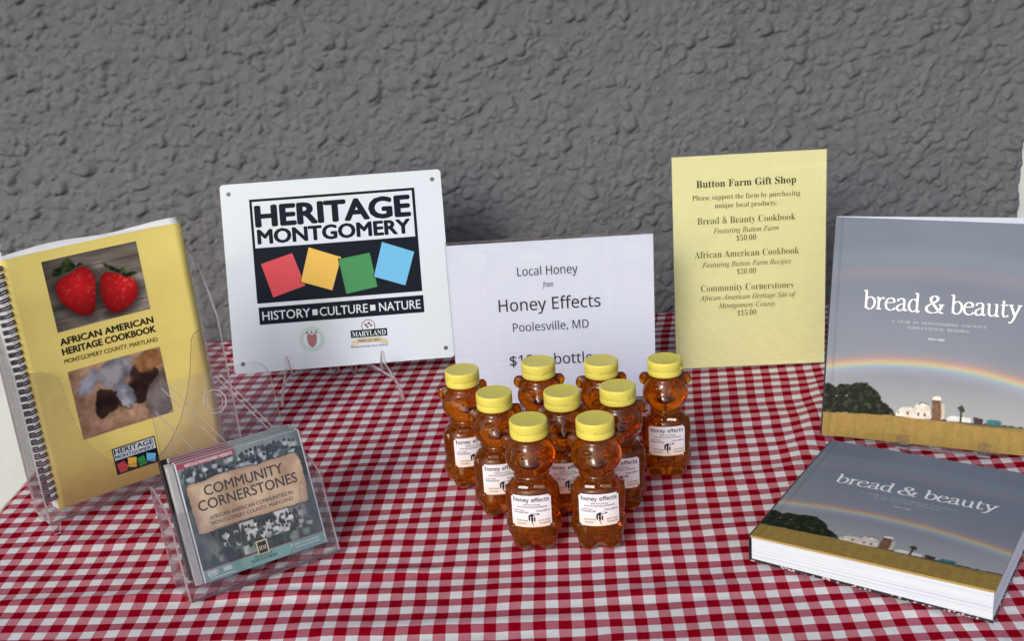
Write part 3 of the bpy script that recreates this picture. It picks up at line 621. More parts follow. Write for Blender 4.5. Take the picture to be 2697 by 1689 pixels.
def farm_pic(X, Z):
    t = (Z-1.2)/9.8; img = lerpc((144, 150, 162), (112, 124, 143), np.clip(t*1.5, 0, 1)); img = lerpc((0,0,0), (0,0,0), t)*0+img
    img = img*(1-.05*np.clip((vnoise(X+4, Z+4, 3.5, 71, 3)-.5)*2, -1, 1))[..., None]
    under = np.clip((3.7-Z)/2.4, 0, 1); img = img*(1-under[..., None]*.8)+A3((160, 168, 172))*under[..., None]*.8
    arc = 3.96-.0263*(X-4.35)**2; d = Z-arc                                            # main bow
    for o_, wd, c, a_ in ((.34,.30,(196,150,150),.35),(.16,.16,(236,160,120),.75),(.04,.11,(240,210,130),.75),(-.06,.10,(170,215,160),.75),(-.16,.12,(140,190,214),.6),(-.30,.25,(176,176,214),.5)):
        img = over(img, a_*np.exp(-((d-o_)/wd)**2)*.5, c)
    d2 = Z-(8.95-.018*(X-4.6)**2)
    for o_, wd, c, a_ in ((.35,.45,(128,154,166),.30),(-.45,.4,(158,142,156),.32)): img = over(img, a_*np.exp(-((d2-o_)/wd)**2), c)
    fl = 1.17+.12*np.clip(X/3, 0, 1)+.03*np.sin(X*.6)
    img = over(img, (Z < fl+.07+.05*vnoise(X, Z*0, .2, 5, 3))*(X > 3.3)*.85, (52, 50, 44))
    tn = vnoise(X, Z, .16, 81, 3); s_ = sdf(X, Z, TR['tree'])+(.5-vnoise(X, Z, .22, 85, 3))*.22; tn = .55*tn+.45*vnoise(X, Z, .07, 83, 2); c = lerpc((4, 10, 8), (70, 92, 60), tn*2.6-1.15); mk_ = np.clip(-s_/.04+.5, 0, 1)[..., None]; img = img*(1-mk_)+c*mk_
    for x_, z_ in ((.62, 2.05), (1.1, 2.1)): img = over(img, np.clip(1.4-np.hypot(X-x_, (Z-z_)*1.6)/.06, 0, 1)*.8, (196, 206, 206))
    for key, c1, c2 in (('annex',(190,176,156),(214,204,190)), ('barn',(196,186,178),(240,236,232)), ('silo',(84,58,44),(146,112,92)), ('shed',(206,208,212),(240,240,242)), ('dshed',(50,40,42),(70,58,58)), ('teal',(40,96,104),(70,130,134))):
        s_ = sdf(X, Z, TR[key]); c = lerpc(c1, c2, vnoise(X, Z, .2, 91, 3)*1.4-.2); mk_ = np.clip(-s_/.03+.5, 0, 1)[..., None]; img = img*(1-mk_)+c*mk_
    img = over(img, (sdf(X, Z, [(5.13,2.28),(5.13,2.42),(5.33,2.5),(5.53,2.46),(5.54,2.28)]) < 0)*.95, (232, 228, 224))
    img = over(img, (sdf(X, Z, [(4.45,1.98),(4.72,2.19),(5.0,2.03),(4.98,2.0),(4.72,2.1),(4.5,1.96)]) < 0)*.9, (90, 84, 84))
    for x_ in (4.05, 4.55, 4.85, 3.62): img = over(img, (np.abs(X-x_) < .035)*(np.abs(Z-1.52) < .06)*.85, (80, 70, 66))
    s_ = sdf(X, Z, TR['tree2'])+(.5-vnoise(X, Z, .12, 86, 2))*.16; img = over(img, np.clip(-s_/.03+.5, 0, 1), (52, 58, 48)); img = over(img, (np.abs(X-6.5) < .035)*(Z < 1.9)*(Z > 1.3), (66, 58, 50))
    gr = vnoise(X*3.2, Z*.8, .5, 99, 4); gr2 = vnoise(X*5, Z*5, .5, 199, 3); c = lerpc((130, 108, 58), (172, 146, 80), .5*gr+.5*gr2); mk_ = np.clip((fl-Z)/.03+.5, 0, 1)[..., None]; img = img*(1-mk_)+c*mk_
    img = over(img, np.exp(-((Z-(1.24-(X-6.6)*.028))/.025)**2)*(X > 6.7)*.6, (92, 92, 52))
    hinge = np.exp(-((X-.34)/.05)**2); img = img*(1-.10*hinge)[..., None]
    return img
def disc_pic(X, Z):
    t = vnoise(X, Z, .7, 111, 4); img = lerpc((32, 40, 40), (124, 134, 130), t*1.7-.4)
    r = np.random.default_rng(21)
    def crowd(zc, x0, x1, dark, light, sz, n):
        nonlocal img
        for i in range(n):
            x = r.uniform(x0, x1); z = zc+r.uniform(-.12, .12); c = r.choice([0, 1]); col = A3(light if c else dark)*r.uniform(.8, 1.1); hc = A3(dark)*r.uniform(.6, 1.3)
            img = over(img, np.clip(1.2-np.hypot((X-x)/(sz*1.5), (Z-z+sz*1.7)/(sz*1.5)), 0, 1)*1.6, col); img = over(img, np.clip(1.25-np.hypot((X-x)/(sz*.7), (Z-z)/(sz*.8)), 0, 1)*3, hc)
    img = over(img, ((Z > 4.35) & (X < 2.6))*.35, (150, 160, 160)); img = over(img, ((Z > 4.5) & (X > 2.6))*.6, (168, 186, 192))
    crowd(4.85, .2, 5.3, (60, 70, 74), (190, 200, 206), .09, 60); crowd(4.5, .2, 5.3, (44, 54, 58), (170, 182, 186), .085, 70)
    for (xa, xb, za, zb, col) in ((1.0,2.0,1.55,2.02,(40,42,46)), (1.95,2.6,1.2,2.0,(206,208,208)), (2.9,3.5,1.6,2.02,(44,46,50)), (3.0,4.7,1.05,1.62,(196,200,204)), (3.55,4.2,1.6,2.02,(226,228,230)), (4.2,5.0,1.1,2.02,(120,130,130)), (1.9,2.9,.62,1.0,(196,200,200)), (.9,1.9,.6,1.1,(96,106,108))):
        img = over(img, ((X > xa) & (X < xb) & (Z > za) & (Z < zb))*.85, col)
    crowd(1.75, .9, 5.0, (54, 56, 60), (206, 208, 210), .075, 60); crowd(1.35, 1.0, 5.2, (62, 68, 70), (190, 196, 196), .08, 56); crowd(.95, .1, 5.2, (40, 56, 56), (120, 136, 130), .13, 16)
    img = over(img, np.clip(1.15-np.hypot((X-1.25)/.3, (Z-.85)/.42), 0, 1)*3, (58, 66, 70))
    img = over(img, .5*np.clip(1-(X-0)/.5, 0, 1)*(Z < 4.3), (60, 82, 82)); img = over(img, .5*np.clip(1-(5.5-X)/.5, 0, 1), (58, 74, 72))
    s_ = sdf(X, Z, TR['parch'])+(vnoise(X, Z, .12, 6, 3)-.5)*.07; img = over(img, np.clip(.5-(s_-.03)/.09, 0, .8), (34, 30, 30))
    c = lerpc((168, 140, 112), (228, 208, 180), vnoise(X, Z, .9, 131, 4)*1.7-.35); c = over(c, np.exp(s_/.12)*(s_ < 0)*.55, (146, 116, 96)); mk_ = np.clip(-s_/.03+.5, 0, 1)[..., None]; img = img*(1-mk_)+c*mk_
    img = over(img, (Z < .56)*1.0, (120, 44, 60)); img = over(img, (Z < .51)*1.0, (122, 162, 162)); img = over(img, (Z < .51)*np.clip((.25-Z)*2, 0, .5), (110, 150, 152))
    img = over(img, ((Z > 4.96) & (Z < 5.18) & (X < 2.55))*1.0, (176, 60, 84))
    return img

# ------------------------------------------------------------------ spiral cookbook and its holder
CW, CH = 8.64, 12.23
ck = thing('spiral_cookbook', 'yellow spiral-bound cookbook with strawberry and goat photos, in the tall clear holder', 'book', (-24.91, 10.35, 1), 39.9, 5.6)
def bow(p):
    x, y, z = p; u = min(max(2*x/CW-1, -1.1), 1.1); return (x, y+.40*(1-u*u)*(.45+.55*z/CH), z)
def sheet(x0, x1, z0, z1, y0, y1, name, mm, parent, nx=24, nz=6, topwave=0, seed=0, warp=bow):
    b = MB(); xs = np.linspace(x0, x1, nx); zs = np.linspace(z0, z1, nz)
    for yy, rev in ((y0, 0), (y1, 1)):
        vs = [(x, yy, z+(topwave*math.sin(x*1.1+seed) if z == zs[-1] else 0)) for z in zs for x in xs]
        fs = [(j*nx+i, j*nx+i+1, (j+1)*nx+i+1, (j+1)*nx+i) for j in range(nz-1) for i in range(nx-1)]
        b.add(vs, fs, 0, True)
    n_ = nx*nz; br = [i for i in range(nx)]+[j*nx+nx-1 for j in range(1, nz)]+[(nz-1)*nx+i for i in range(nx-2, -1, -1)]+[j*nx for j in range(nz-2, 0, -1)]
    b.f += [(br[i], br[(i+1) % len(br)], br[(i+1) % len(br)]+n_, br[i]+n_) for i in range(len(br))]; b.mi += [0]*len(br); b.smooth += [False]*len(br)
    return b.build(name, mm, parent, warp=warp)
sheet(0, CW, 0, CH, 0, .035, 'front_cover', 'cover_yellow', ck)
pg = None
for i in range(7):
    y0 = .05+i*.095; up = .02+.02*i+(.10 if i == 5 else 0); sheet(-.02-.01*i, CW-.06-.02*(i % 3)+.03*i, .06, CH-.06+up, y0, y0+.088, 'page_bundle', 'pages', ck, topwave=.015+.012*i, seed=i)
sheet(-.05, CW+.1, 0, CH+.05, .74, .77, 'back_cover', 'cover_yellow', ck)
b = MB()
for z0_, sgn in ((0, 0),):
    n_ = 32; pth = []
    for i in range(n_*14+1):
        a = 2*math.pi*i/14; z = .36+(CH-.66)*i/(n_*14); pth.append((-.13+.33*math.cos(a), .36+.44*math.sin(a), z))
    b.tube(pth, .045, 6)
    pth2 = [(p[0]-.02, p[1], p[2]+.11) for p in pth]; b.tube(pth2, .045, 6)
b.build('wire_binding', 'wire', ck, warp=bow)
paint('strawberry_photo', 1.84, 8.33, 6.39, 11.75, -.008, .04, straw_pic, 'photo', ck.children[0], warp=bow)
paint('goat_photo', 1.86, 2.93, 6.44, 6.38, -.008, .045, goat_pic, 'photo', ck.children[0], warp=bow)
fc = [c_ for c_ in ck.children if c_.name.startswith('front_cover')][0]
line(fc, 'black', ' '.join('AFRICAN')+'   '+' '.join('AMERICAN') if False else 'AFRICAN AMERICAN', 1.84, 6.40, 7.69, .31, -.010, 'gill', .044, z2=7.63, warp=bow); line(fc, 'black', 'HERITAGE COOKBOOK', 1.84, 6.42, 7.22, .31, -.010, 'gill', .044, z2=7.16, warp=bow)
line(fc, 'olive_txt', 'MONTGOMERY COUNTY, MARYLAND', 1.82, 6.42, 6.80, .21, -.010, 'gill', .016, z2=6.67, warp=bow)
b = MB(); b.gquad(3.05,.66,5.24,2.03,-.008,mi=0); b.gquad(3.10,1.40,5.19,1.97,-.011,mi=1)
text(b, 'HERITAGE', 3.14, 5.12, 1.71, .24, -.016, 'gill', .03, mi=0, z2=1.67); text(b, 'MONTGOMERY', 3.14, 5.12, 1.47, .17, -.016, 'gill', .026, mi=0, z2=1.43)
for i, q in enumerate(([(3.13,1.2),(3.51,1.30),(3.67,.96),(3.55,.74),(3.23,.74)], [(3.72,1.36),(4.15,1.26),(4.06,.76),(3.67,.90)], [(4.16,1.18),(4.52,1.24),(4.59,.78),(4.23,.71)], [(4.66,1.30),(5.13,1.14),(5.02,.74),(4.62,.88)])): b.flat(q, -.013-.003*i, 2+i)
b.build('cover_logo', ['navy', 'p_whi', 'p_red', 'p_yel', 'p_gre', 'p_blu'], fc, warp=bow)

hd = thing('cookbook_holder', 'tall clear plastic rack holding the yellow spiral cookbook at the left', 'brochure holder', (-24.91, 10.35, 1), 39.9, 5.6)
fr = [(-.6,-.35),(-.6,6.85),(.2,6.88),(.64,6.8),(1.0,6.62),(1.27,6.32),(1.38,5.9),(1.40,5.37),(1.45,4.6),(1.56,3.91),(1.8,3.1),(2.3,2.2),(3.06,1.44),(3.6,1.17),(4.3,1.05),(5.05,1.05),(5.5,1.35),(5.85,1.7),(6.55,2.6),(7.1,3.7),(7.5,4.83),(7.75,5.8),(7.91,6.45),(8.13,6.72),(8.6,6.85),(9.45,6.95),(9.4,-.35)]
b = MB(); b.slab(fr, -.36, -.27, ei=1); b.build('front_panel', ['acrylic2', 'edge_dark'], hd)
b = MB(); b.slab([(-.6,-.35),(-.6,10.2),(.4,10.7),(8.6,10.75),(9.42,10.3),(9.4,-.35)], 1.85, 1.95, ei=1); b.build('back_panel', ['acrylic2', 'edge'], hd)
for x in (-.68, 9.40):
    b = MB(); b.slab([(-.36,-.35),(-.36,7.2),(-.2,7.6),(.3,8.8),(.9,9.9),(1.5,10.4),(1.95,10.6),(1.95,-.35)], x, x+.09, 'yz', ei=1); b.build('side_panel', ['acrylic2', 'edge'], hd)
b = MB(); b.slab([(-.6,-.36),(9.4,-.36),(9.4,1.9),(-.6,1.9)], -.43, -.35, 'xy', ei=1); b.build('floor_panel', ['acrylic2', 'edge_dark'], hd)
for x, y in ((-.55,-.3),(9.1,-.3),(-.55,1.7),(9.1,1.7)):
    b = MB(); b.slab([(x,-1.02+.098*(y+.3)),(x+.3,-1.02+.098*(y+.3)),(x+.42,-.43),(x-.05,-.43)], y, y+.12, ei=1); b.build('foot', ['acrylic2', 'edge'], hd)

# ------------------------------------------------------------------ disc cases and their holder
def disc_case(i):
    labs = ['front disc case with torn parchment title over old crowd photos', 'second disc case, just behind the parchment-titled front one', 'third disc case in the clear stand, two behind the front one', 'rearmost disc case of the stand, its black tray edge showing']
    t = thing('disc_case', labs[i], 'disc case', (-16.12, 4.07, .5), 33.3, 21.2, group='disc cases in the clear stand')
    oy = .03+i*.40; t.location = t.location+Vector((Matrix.Rotation(R(33.3),3,'Z') @ Matrix.Rotation(-R(21.2),3,'X') @ Vector((0,0,.085*i*S)))); ox = [0, .03, -.06, .02][i]
    b = MB(); b.box((-.42+ox, oy+.14, .0), (5.62+ox, oy+.36, 5.24), bev=.03); b.build('tray', 'black_plastic' if i in (3,) else 'grey_plastic' if i == 0 else 'black_plastic', t)
    b = MB(); b.box((-.42+ox, oy+.03, .02), (-.10+ox, oy+.14, 5.22), bev=.03)
    for q in range(60): b.box((-.36+ox, oy+.005, .1+q*.085), (-.14+ox, oy+.03, .14+q*.085))
    b.build('hinge_strip', 'grey_plastic' if i < 2 else 'black_plastic', t)
    b = MB(); b.box((-.06+ox, oy+.06, .01), (5.56+ox, oy+.12, 5.23)); bk_ = b.build('booklet', 'pages', t)
    a = paint('insert_art', 0+ox, 0, 5.52+ox, 5.22, oy+.05, .025 if i == 0 else .06, lambda X, Z: disc_pic(X-ox, Z), 'discart', bk_)
    if i == 0:
        y = oy+.046
        line(bk_, 'brown_txt', 'COMMUNITY', .88, 4.44, 3.57, .44, y, 'gill', .016); line(bk_, 'brown_txt', 'CORNERSTONES', .48, 4.95, 2.99, .44, y, 'gill', .016)
        line(bk_, 'brown_txt', 'AFRICAN AMERICAN COMMUNITIES IN', .83, 4.60, 2.53, .17, y, 'gill', .008); line(bk_, 'brown_txt', 'MONTGOMERY COUNTY, MARYLAND', .85, 4.56, 2.27, .17, y, 'gill', .008)
        line(bk_, 'teal_txt', 'HERITAGE MONTGOMERY PRESENTS', .35, 2.45, 4.99, .13, y, 'gill', .02)
        b = MB(); text(b, 'DVD', .17, .60, .27, .17, y, 'gill', .05); b.flat([(.2,.2),(.58,.2),(.58,.235),(.2,.235)], y)
        text(b, 'THIS PROJECT HAS BEEN FINANCED', 3.9, 5.25, .32, .07, y, 'gill', .01); text(b, 'MARYLAND HERITAGE AREAS', 4.15, 5.25, .18, .07, y, 'gill', .01)
        for q in range(3): b.flat([(.85,.25+q*.06),(1.2,.25+q*.06),(1.2,.29+q*.06),(.85,.29+q*.06)], y)
        b.flat([(.2,.10),(1.3,.10),(1.3,.125),(.2,.125)], y); tag(b.build('small_print', 'teal_txt', bk_), kind='stuff')
        b = MB(); b.flat([(2.44,.40),(2.96,.40),(2.96,1.02),(2.44,1.02)], y, 1); b.flat([(2.5,.46),(2.9,.46),(2.9,.96),(2.5,.96)], y-.003, 0); text(b, 'HM', 2.54, 2.86, .6, .18, y-.006, 'serif', 0, mi=1)
        text(b, 'HERITAGE', 2.25, 3.08, .33, .10, y-.004, 'serif', 0); text(b, 'MONTGOMERY', 2.05, 3.28, .17, .12, y-.004, 'serif', 0); b.build('heritage_mark', ['navy', 'tan'], bk_)
    b = MB(); b.box((-.09+ox, oy, .0), (5.62+ox, oy+.035, 5.24)); b.build('clear_lid', 'case_clear', t)
for i in range(4): disc_case(i)
dh = thing('disc_case_holder', 'low clear plastic stand with rounded tall back, holding the disc cases', 'brochure holder', (-16.12, 4.07, .5), 33.3, 21.2)
b = MB(); b.slab([(-.85,-.45),(-.9,3.3),(-.5,3.26),(-.13,3.18),(.2,3.0),(.42,2.6),(.6,2.0),(.85,1.2),(1.05,.6),(1.26,.03),(1.5,-.2),(1.55,-.45)], -.34, -.26, ei=1)
b.slab([(3.3,-.45),(3.4,-.25),(3.56,-.1),(3.9,.3),(4.3,1.0),(4.6,1.6),(4.75,2.11),(4.82,2.7),(4.95,2.98),(5.2,3.15),(6.0,3.18),(5.82,-.45)], -.34, -.26, ei=1)
b.slab([(1.5,-.45),(1.5,-.2),(3.4,-.25),(3.35,-.45)], -.34, -.26, ei=1); b.build('front_panel', ['acrylic2', 'edge_dark'], dh)
bk = [(-.9,-.45),(-.9,4.5),(-.5,4.65),(-.25,4.9),(-.12,5.5),(-.07,7.7),(.05,8.15),(.3,8.5),(.65,8.68),(1.0,8.74),(4.5,8.71),(4.95,8.66),(5.25,8.45),(5.42,8.2),(5.52,7.9),(5.46,5.6),(5.55,5.1),(5.8,4.75),(5.95,4.5),(5.85,-.45)]
b = MB(); b.slab(bk, 1.84, 1.92, ei=1); b.build('back_panel', ['acrylic2', 'edge_dark'], dh)
for x in (-.93, 5.84):
    b = MB(); b.slab([(-.34,-.45),(-.34,3.2),(.2,3.6),(1.0,4.1),(1.5,4.4),(1.92,4.5),(1.92,-.45)], x, x+.08, 'yz', ei=1); b.build('side_panel', ['acrylic2', 'edge'], dh)
b = MB(); b.slab([(-.85,-.34),(5.85,-.34),(5.85,1.9),(-.85,1.9)], -.53, -.45, 'xy', ei=1); b.build('floor_panel', ['acrylic2', 'edge_dark'], dh)
for (xa, za, xb, zb) in ((3.0,8.5,5.02,5.1),(3.25,8.5,5.25,5.1),(.62,8.5,2.6,5.2),(.98,8.5,2.9,5.2),(.08,7.6,1.5,5.2)):
    b = MB(); b.slab(stroke((xa,za),(xb,zb),.035), 1.80, 1.84, ei=0); b.build('rib', 'edge', dh)
b = MB()
for rr, th in ((.50,.035),(.34,.015)):
    b.tube([(2.74+rr*math.cos(a*math.pi/20), 1.82, 7.36+rr*1.04*math.sin(a*math.pi/20)) for a in range(40)], th, 8, closed=True)
b.build('round_boss', 'edge', dh)

# ------------------------------------------------------------------ the two photo cookbooks
def book(name, label, loc, yaw, tilt, roll, w_, h_, T0, kx, art=None, rise=0):
    t = thing(name, label, 'book', loc, yaw, tilt, roll, group='two copies of the photo cookbook')
    D = lambda x: T0+kx*x; g_ = .045
    b = MB(); b.box((0,0,0), (w_,.10,h_), bev=.025); b.build('front_cover', 'wrap', t)
    def wedge(x0, x1, z0, z1, fa, fb): return [(x0,fa(x0),z0),(x1,fa(x1),z0),(x1,fb(x1),z0),(x0,fb(x0),z0),(x0,fa(x0),z1),(x1,fa(x1),z1),(x1,fb(x1),z1),(x0,fb(x0),z1)], [(0,3,2,1),(4,5,6,7),(0,1,5,4),(1,2,6,5),(2,3,7,6),(3,0,4,7)]
    b = MB(); b.add(*wedge(0, w_, 0, h_, lambda x: D(x)-.10, D)); b.build('back_cover', 'floral', t)
    vs_, fs_ = wedge(.05, w_-g_, g_, h_-g_, lambda x: .102, lambda x: D(x)-.103)
    if rise: vs_ = [(x, y_, z+(g_+.03+rise*x/w_ if z > 1 else 0)) for x, y_, z in vs_]      # leaves standing a little proud of the front board
    b = MB(); b.add(vs_, fs_); b.build('page_block', 'leaves', t)
    b = MB(); b.box((-.07,.0,.0), (.0-.002,T0,h_), bev=.03); b.build('spine', 'spine', t)
    sx, sz = w_/10.15, h_/11.04
    if art is None:
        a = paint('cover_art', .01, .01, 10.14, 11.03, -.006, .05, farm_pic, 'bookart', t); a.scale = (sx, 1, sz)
    else: a = link('cover_art', art, t); a.scale = (sx, 1, sz)
    b = MB(); y = -.012
    nib_text(b, 'bread', 1.60*sx, 4.30*sx, 6.57*sz, .585*sz, y); nib_text(b, 'beauty', 5.66*sx, 8.82*sx, 6.59*sz, .585*sz, y)
    nib_text(b, '&', 4.50*sx, 5.42*sx, 6.57*sz, .56*sz, y)
    b.build('title_text', 'title_white', t)
    b = MB(); text(b, "A  YEAR  IN  MONTGOMERY  COUNTY'S", 3.0*sx, 7.33*sx, 5.96*sz, .12*sz, y, 'serif', -.004); text(b, "AGRICULTURAL  RESERVE", 3.69*sx, 6.62*sx, 5.70*sz, .12*sz, y, 'serif', -.004)
    b.flat([(4.75*sx,5.22*sz),(4.86*sx,5.22*sz),(5.2*sx,5.25*sz),(5.3*sx,5.20*sz),(5.5*sx,5.20*sz),(5.5*sx,5.235*sz),(5.36*sx,5.235*sz),(5.36*sx,5.25*sz),(5.5*sx,5.25*sz),(5.5*sx,5.275*sz),(5.36*sx,5.275*sz),(5.36*sx,5.29*sz),(5.5*sx,5.29*sz),(5.5*sx,5.32*sz),(5.3*sx,5.32*sz),(5.2*sx,5.28*sz),(4.86*sx,5.31*sz),(4.75*sx,5.31*sz)], y)
    b.build('subtitle_text', 'sub_grey', t); return t, a
bk1, art = book('photo_cookbook', 'large hardcover with a rainbow over a farm, standing upright on clear clips', (12.36, 15.61, .6), -20.9, 15.7, 0, 10.15, 11.04, 1.15, 0, rise=.30)
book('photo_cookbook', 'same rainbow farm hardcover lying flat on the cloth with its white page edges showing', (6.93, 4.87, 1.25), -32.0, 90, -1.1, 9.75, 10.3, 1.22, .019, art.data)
st = thing('book_stand', 'clear bent acrylic stand with two front lips holding the upright farm book', 'book stand', (12.36, 15.61, .6), -20.9, 15.7)
for x in (3.9, 7.66):
    b = MB(); b.slab([(x-.3,-.26),(x+.3,-.26),(x+.3,.42),(x-.3,.42)], -.16, -.08, ei=1); b.build('front_lip', ['acrylic2', 'edge_dark'], st)
    b = MB(); b.slab([(x-.3,-.08),(x+.3,-.08),(x+.3,1.5),(x-.3,1.5)], -.26, -.18, 'xy', ei=1); b.build('shelf', ['acrylic2', 'edge'], st)
b = MB(); b.slab([(3.2,-.3),(8.4,-.3),(8.0,7),(3.6,7)], 1.22, 1.32, ei=1); b.build('back_rest', ['acrylic2', 'edge'], st)
b = MB(); b.slab([(1.3,-.35),(3.4,-.95),(3.4,-1.05),(1.2,-.45)], 3.6, 8.0, 'yz', ei=1); b.build('rear_foot', ['acrylic2', 'edge'], st)

# ------------------------------------------------------------------ honey bears
def bear_body():
    nth, nz = 176, 250
    zs = 2.6-2.6*np.cos(np.linspace(0, 1, nz)*math.pi); zs = .35*zs+.65*np.linspace(0, 5.2, nz); th = np.linspace(0, 2*math.pi, nth, endpoint=False)
    dx, dy = np.sin(th), -np.cos(th)                         # theta 0 faces the front (-y)
    def E(P, c, r, rot=None):
        q = P-np.array(c);
        if rot is not None: q = q @ rot
        k0 = np.sqrt(((q/np.array(r))**2).sum(-1)); k1 = np.sqrt(((q/np.array(r)**2)**2).sum(-1)); return k0*(k0-1)/np.maximum(k1, 1e-6)
    def smin(a, b_, k_): h = np.clip(.5+.5*(b_-a)/k_, 0, 1); return b_*(1-h)+a*h-k_*h*(1-h)
    def roty(d): a = R(d); return np.array([[math.cos(a),0,math.sin(a)],[0,1,0],[-math.sin(a),0,math.cos(a)]])
    def F(P):
        ax = P*np.array([-1, 1, 1])
        def both(c, r, rot=None): return np.minimum(E(P, c, r, rot), E(ax, c, r, rot))
        body = smin(smin(E(P, (0,.0,2.48), (1.18,.97,.96)), E(P, (0,0,1.85), (1.18,.98,1.05)), .14), E(P, (0,0,.98), (1.22,1.04,1.05)), .16)
        body = smin(body, both((.50,-.50,.62), (.50,.52,.74)), .08)                  # thighs and feet
        body = smin(body, both((.55,.40,.50), (.55,.55,.55)), .10)
        body = smin(body, both((1.00,-.16,2.15), (.19,.34,.85), roty(4)), .05)       # arms
        body = smin(body, both((.88,-.52,1.18), (.22,.30,.20), roty(-20)), .04)       # paws
        head = smin(E(P, (0,.0,4.20), (1.10,.99,.86)), E(P, (0,.0,4.6), (.92,.86,.75)), .2)
        head = smin(head, E(P, (0,-.74,4.12), (.50,.38,.34)), .16)                   # muzzle
        head = smin(head, E(P, (0,-.62,3.82), (.42,.34,.28)), .14)                   # chin
        head = smin(head, both((.36,-.72,4.70), (.26,.14,.09)), .06)                 # brow ridges
        head = smin(head, both((.98,.14,4.88), (.27,.13,.33)), .04)                  # ears
        ns = np.hypot(P[..., 0], P[..., 1])
        def ring(r, z0, z1): return np.maximum(ns-r, np.maximum(z0-P[..., 2], P[..., 2]-z1))
        neck = ring(.76, 3.1, 3.7)
        def facet(c, az, el, half):
            n_ = np.array([math.sin(R(az))*math.cos(R(el)), -math.cos(R(az))*math.cos(R(el)), math.sin(R(el))]); x_ = np.array([math.cos(R(az)), math.sin(R(az)), 0]); z_ = np.cross(x_, -n_)
            q = np.abs((P-np.array(c)) @ np.stack([x_, -n_, z_], 1))-np.array(half); return np.sqrt((np.maximum(q, 0)**2).sum(-1))+np.minimum(q.max(-1), 0)-.035
        tie = np.minimum(facet((-.34,-.80,3.10), -14, 27, (.24,.12,.085)), facet((.34,-.80,3.10), -6, 27, (.24,.12,.085))); tie = smin(tie, E(P, (0,-.86,3.10), (.09,.12,.08)), .02)
        d = smin(smin(body, head, .05), neck, .03); d = smin(d, tie, .03); d = smin(d, ring(.80, 3.40, 3.46), .02)
        d = smin(d, ring(.71, 4.9, 5.3), .05); return d
    rad = np.zeros((nz, nth)); rs = np.linspace(1.5, .05, 150)
    for j, z in enumerate(zs):
        P = np.stack([rs[:, None]*dx[None], rs[:, None]*dy[None], np.full((len(rs), nth), max(z, .10))], -1); D = F(P)
        ins = D < 0; k_ = np.argmax(ins, 0); k_ = np.maximum(k_, 1); d0 = D[k_-1, np.arange(nth)]; d1 = D[k_, np.arange(nth)]
        t = np.clip(d0/(d0-d1+1e-9), 0, 1); rad[j] = rs[k_-1]+(rs[k_]-rs[k_-1])*t
        if z < .16: rad[j] *= .80+.20*math.sin(math.acos(max(0, 1-z/.16)))
    for _ in range(1): rad[1:-1] = .25*rad[:-2]+.5*rad[1:-1]+.25*rad[2:]
    V = [((rad[j, i]*dx[i])*S, (rad[j, i]*dy[i])*S, (zs[j]+.02)*S) for j in range(nz) for i in range(nth)]
    Fc = [(j*nth+i, j*nth+(i+1) % nth, (j+1)*nth+(i+1) % nth, (j+1)*nth+i) for j in range(nz-1) for i in range(nth)]
    V += [(0, 0, .02*S+.03*S), (0, 0, 5.22*S)]; a, b_ = len(V)-2, len(V)-1
    Fc += [(a, (i+1) % nth, i) for i in range(nth)]+[(b_, (nz-1)*nth+i, (nz-1)*nth+(i+1) % nth) for i in range(nth)]
    out = bpy.data.meshes.new('bottle_body'); out.from_pydata(V, [], Fc)
    bm = bmesh.new(); bm.from_mesh(out); bmesh.ops.recalc_face_normals(bm, faces=bm.faces); bm.to_mesh(out); bm.free()
    out.polygons.foreach_set('use_smooth', [True]*len(out.polygons)); out.materials.append(M['honey']); out.update(); return out
from mathutils.bvhtree import BVHTree
BODY = bear_body()
bvh = BVHTree.FromPolygons([v.co/S for v in BODY.vertices], [p.vertices[:] for p in BODY.polygons])
def wrap(x, z, off):
    h = bvh.ray_cast(Vector((x, -4, z)), Vector((0, 1, 0)))
    y = h[0].y if h[0] is not None else -.5
    base = -.985*math.sqrt(max(0, 1-(x/1.3)**2))-.02; y = min(y, base) ; return (x, y-off, z)
LX, LZ0, LZ1 = .86, 1.27, 2.80
def label_mesh():
    b = MB(); nx, nz = 22, 18
    q = rrect(-LX, LZ0, LX, LZ1, .13)
    vs = [wrap(-LX+2*LX*i/nx, LZ0+(LZ1-LZ0)*j/nz, .018) for j in range(nz+1) for i in range(nx+1)]
    fs = []
    for j in range(nz):
        for i in range(nx):
            if (i in (0, nx-1)) and (j in (0, nz-1)): continue
            fs.append((j*(nx+1)+i, j*(nx+1)+i+1, (j+1)*(nx+1)+i+1, (j+1)*(nx+1)+i))
    b.add(vs, fs, 0, True)
    return b
k = N('bear_label_paper'); tc = k.n("TexCoord").outputs['Object']; sp = k.n("SeparateXYZ"); k.l(tc, sp.inputs[0])
r = k.n("MapRange"); r.inputs['From Min'].default_value = 1.3*S; r.inputs['From Max'].default_value = 1.9*S; k.l(sp.outputs[2], r.inputs[0])
k.l(k.mix(r.outputs[0], lin((244, 226, 214)), lin((236, 238, 250))), k.b.inputs['Base Color']); k.b.inputs['Roughness'].default_value = .45; M['bear_label'] = k.m
hb = thing('honey_bear_bottle', 'x', 'honey bottle', group='bear-shaped honey bottles')
hbody = link('bottle_body', BODY, hb)
lab = label_mesh().build('paper_label', 'bear_label', hb, autonormal=False)
b = MB()
text(b, 'honey', -.76, -.08, 2.50, .20, 0, 'sans', .022, ref='h'); text(b, 'effects', .02, .78, 2.50, .20, 0, 'sans', .022, ref='f'); text(b, '100% Pure Honey', -.38, .40, 2.33, .075, 0, 'sans', .012)
text(b, 'from the Agricultural Reserve', -.62, .68, 2.21, .085, 0, 'sans', .014); text(b, 'Local Honey', -.74, -.30, 2.06, .07, 0, 'sans', .012); text(b, 'Poolesville, MD', -.76, -.14, 1.95, .08, 0, 'sans', .018)
